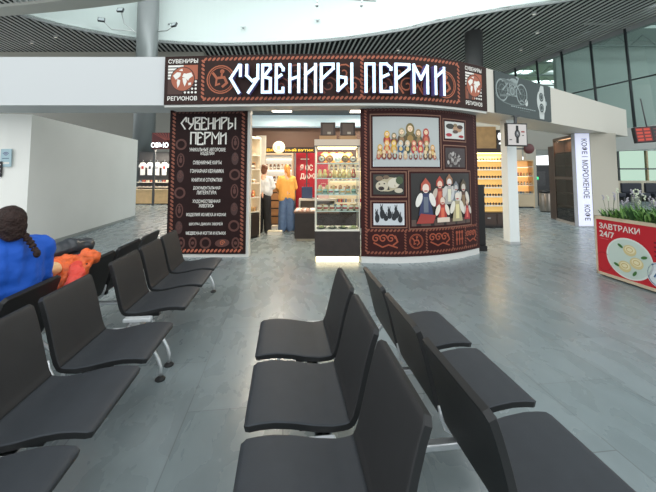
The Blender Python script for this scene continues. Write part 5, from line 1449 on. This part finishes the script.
# ================================================================ LIGHTS AND FITTINGS UP HIGH
def floodlight(loc, aim, label, post):
    loc = up(*loc); post = [up(*q_) for q_ in post]
    t = thing('floodlight', label, 'lamp', loc)
    T = Matrix.Rotation(aim, 4, 'Z') @ Matrix.Rotation(radians(-25), 4, 'X')
    b = MB(); b.box((-.16, -.05, -.12), (.16, .05, .12), mat((60, 64, 66), .4), T, ); b.build('lamp_head', t); b = MB(); b.box((-.13, -.058, -.09), (.13, -.051, .09), mat((170, 180, 182), .2), T); b.build('lens', t)
    b = MB(); b.tube([(0, .05, 0)] + [Vector(q_) - Vector(loc) for q_ in post], .025, STEEL, 6); b.build('arm', t)
floodlight((-7.45, 12.2, 7.35), 0, 'floodlight in front of the silver column', [(-7.35, 12.3, 6.9), (-6.85, 12.14, 6.5)])
floodlight((-8.05, 12.1, 6.95), .4, 'floodlight on the arm left of the silver column', [(-7.9, 12.45, 6.75), (-7.03, 12.5, 6.7)])
floodlight((-5.55, 12.3, 6.85), -.4, 'floodlight on the arm right of the silver column', [(-5.9, 12.5, 6.72), (-6.26, 12.54, 6.7)])
for i, (x, y, z) in enumerate(((-6.2, 13.32, 7.36), (-3.33, 13.42, 7.25), (-.41, 13.1, 7.40), (2.75, 11.95, 7.85))):
    t = thing('curb_spotlight', 'small white spotlight on the skylight wall, %s' % ('leftmost, beside the silver column', 'second from the silver column', 'third from the silver column', 'rightmost of the row')[i], 'lamp', up(x, y, z))
    b = MB(); b.box((-.16, -.02, -.015), (.16, .02, .015), mat((160, 168, 168), .4)); b.build('bracket', t); b = MB(); b.lathe([(.05, 0), (.06, .05), (.035, .09)], (0, -.03, -.1), mat((150, 158, 158), .4), 12); b.build('lamp_head', t); b = MB(); b.tube([(0, .02, 0), (0, .35, 0)], .012, GREYD, 6); b.build('stem', t)
t = thing('hanging_truss', 'grey lighting bar with lamps hanging in the skylight', 'lighting bar', up(.55, 11.5, 7.28))
b = MB(); b.tube([(-1.7, 0, .34), (1.6, .1, .14)], .06, STEEL, 8); b.build('bar', t)
for x in (-1.32, .9):
    b = MB(); b.tube([(x, .02, .25), (x - .04, .02, -.1)], .035, STEEL, 8); b.lathe([(.07, -.2), (.08, -.1), (.05, -.06)], (x - .04, .02, 0), STEEL, 12); b.build('lamp_head', t)
b = MB(); b.tube([(-.6, .04, .2), (-.6, .04, 2.1)], .01, GREYD, 6); b.tube([(.6, .08, .15), (.6, .08, 2.1)], .01, GREYD, 6); b.build('cable', t)
for i, (x, y) in enumerate(((2.9, 14.2), (7.6, 12.4), (8.0, 14.2), (6.6, 10.9), (-10.2, 12.8), (-11.6, 13.4))):
    t = thing('ceiling_downlight', 'small downlight set between the ceiling slats', 'lamp', up(x, y) + (ZC - .03,), 0, 'downlights in the slatted ceiling')
    b = MB(); b.lathe([(.09, 0), (.10, .02), (.10, .12)], (0, 0, 0), mat((190, 190, 186), .4), 14); b.build('housing', t); b = MB(); b.lathe([(.07, -.004), (.07, .0)], (0, 0, 0), mat((255, 250, 236), .4, emit=.4), 14); b.build('bulb', t)
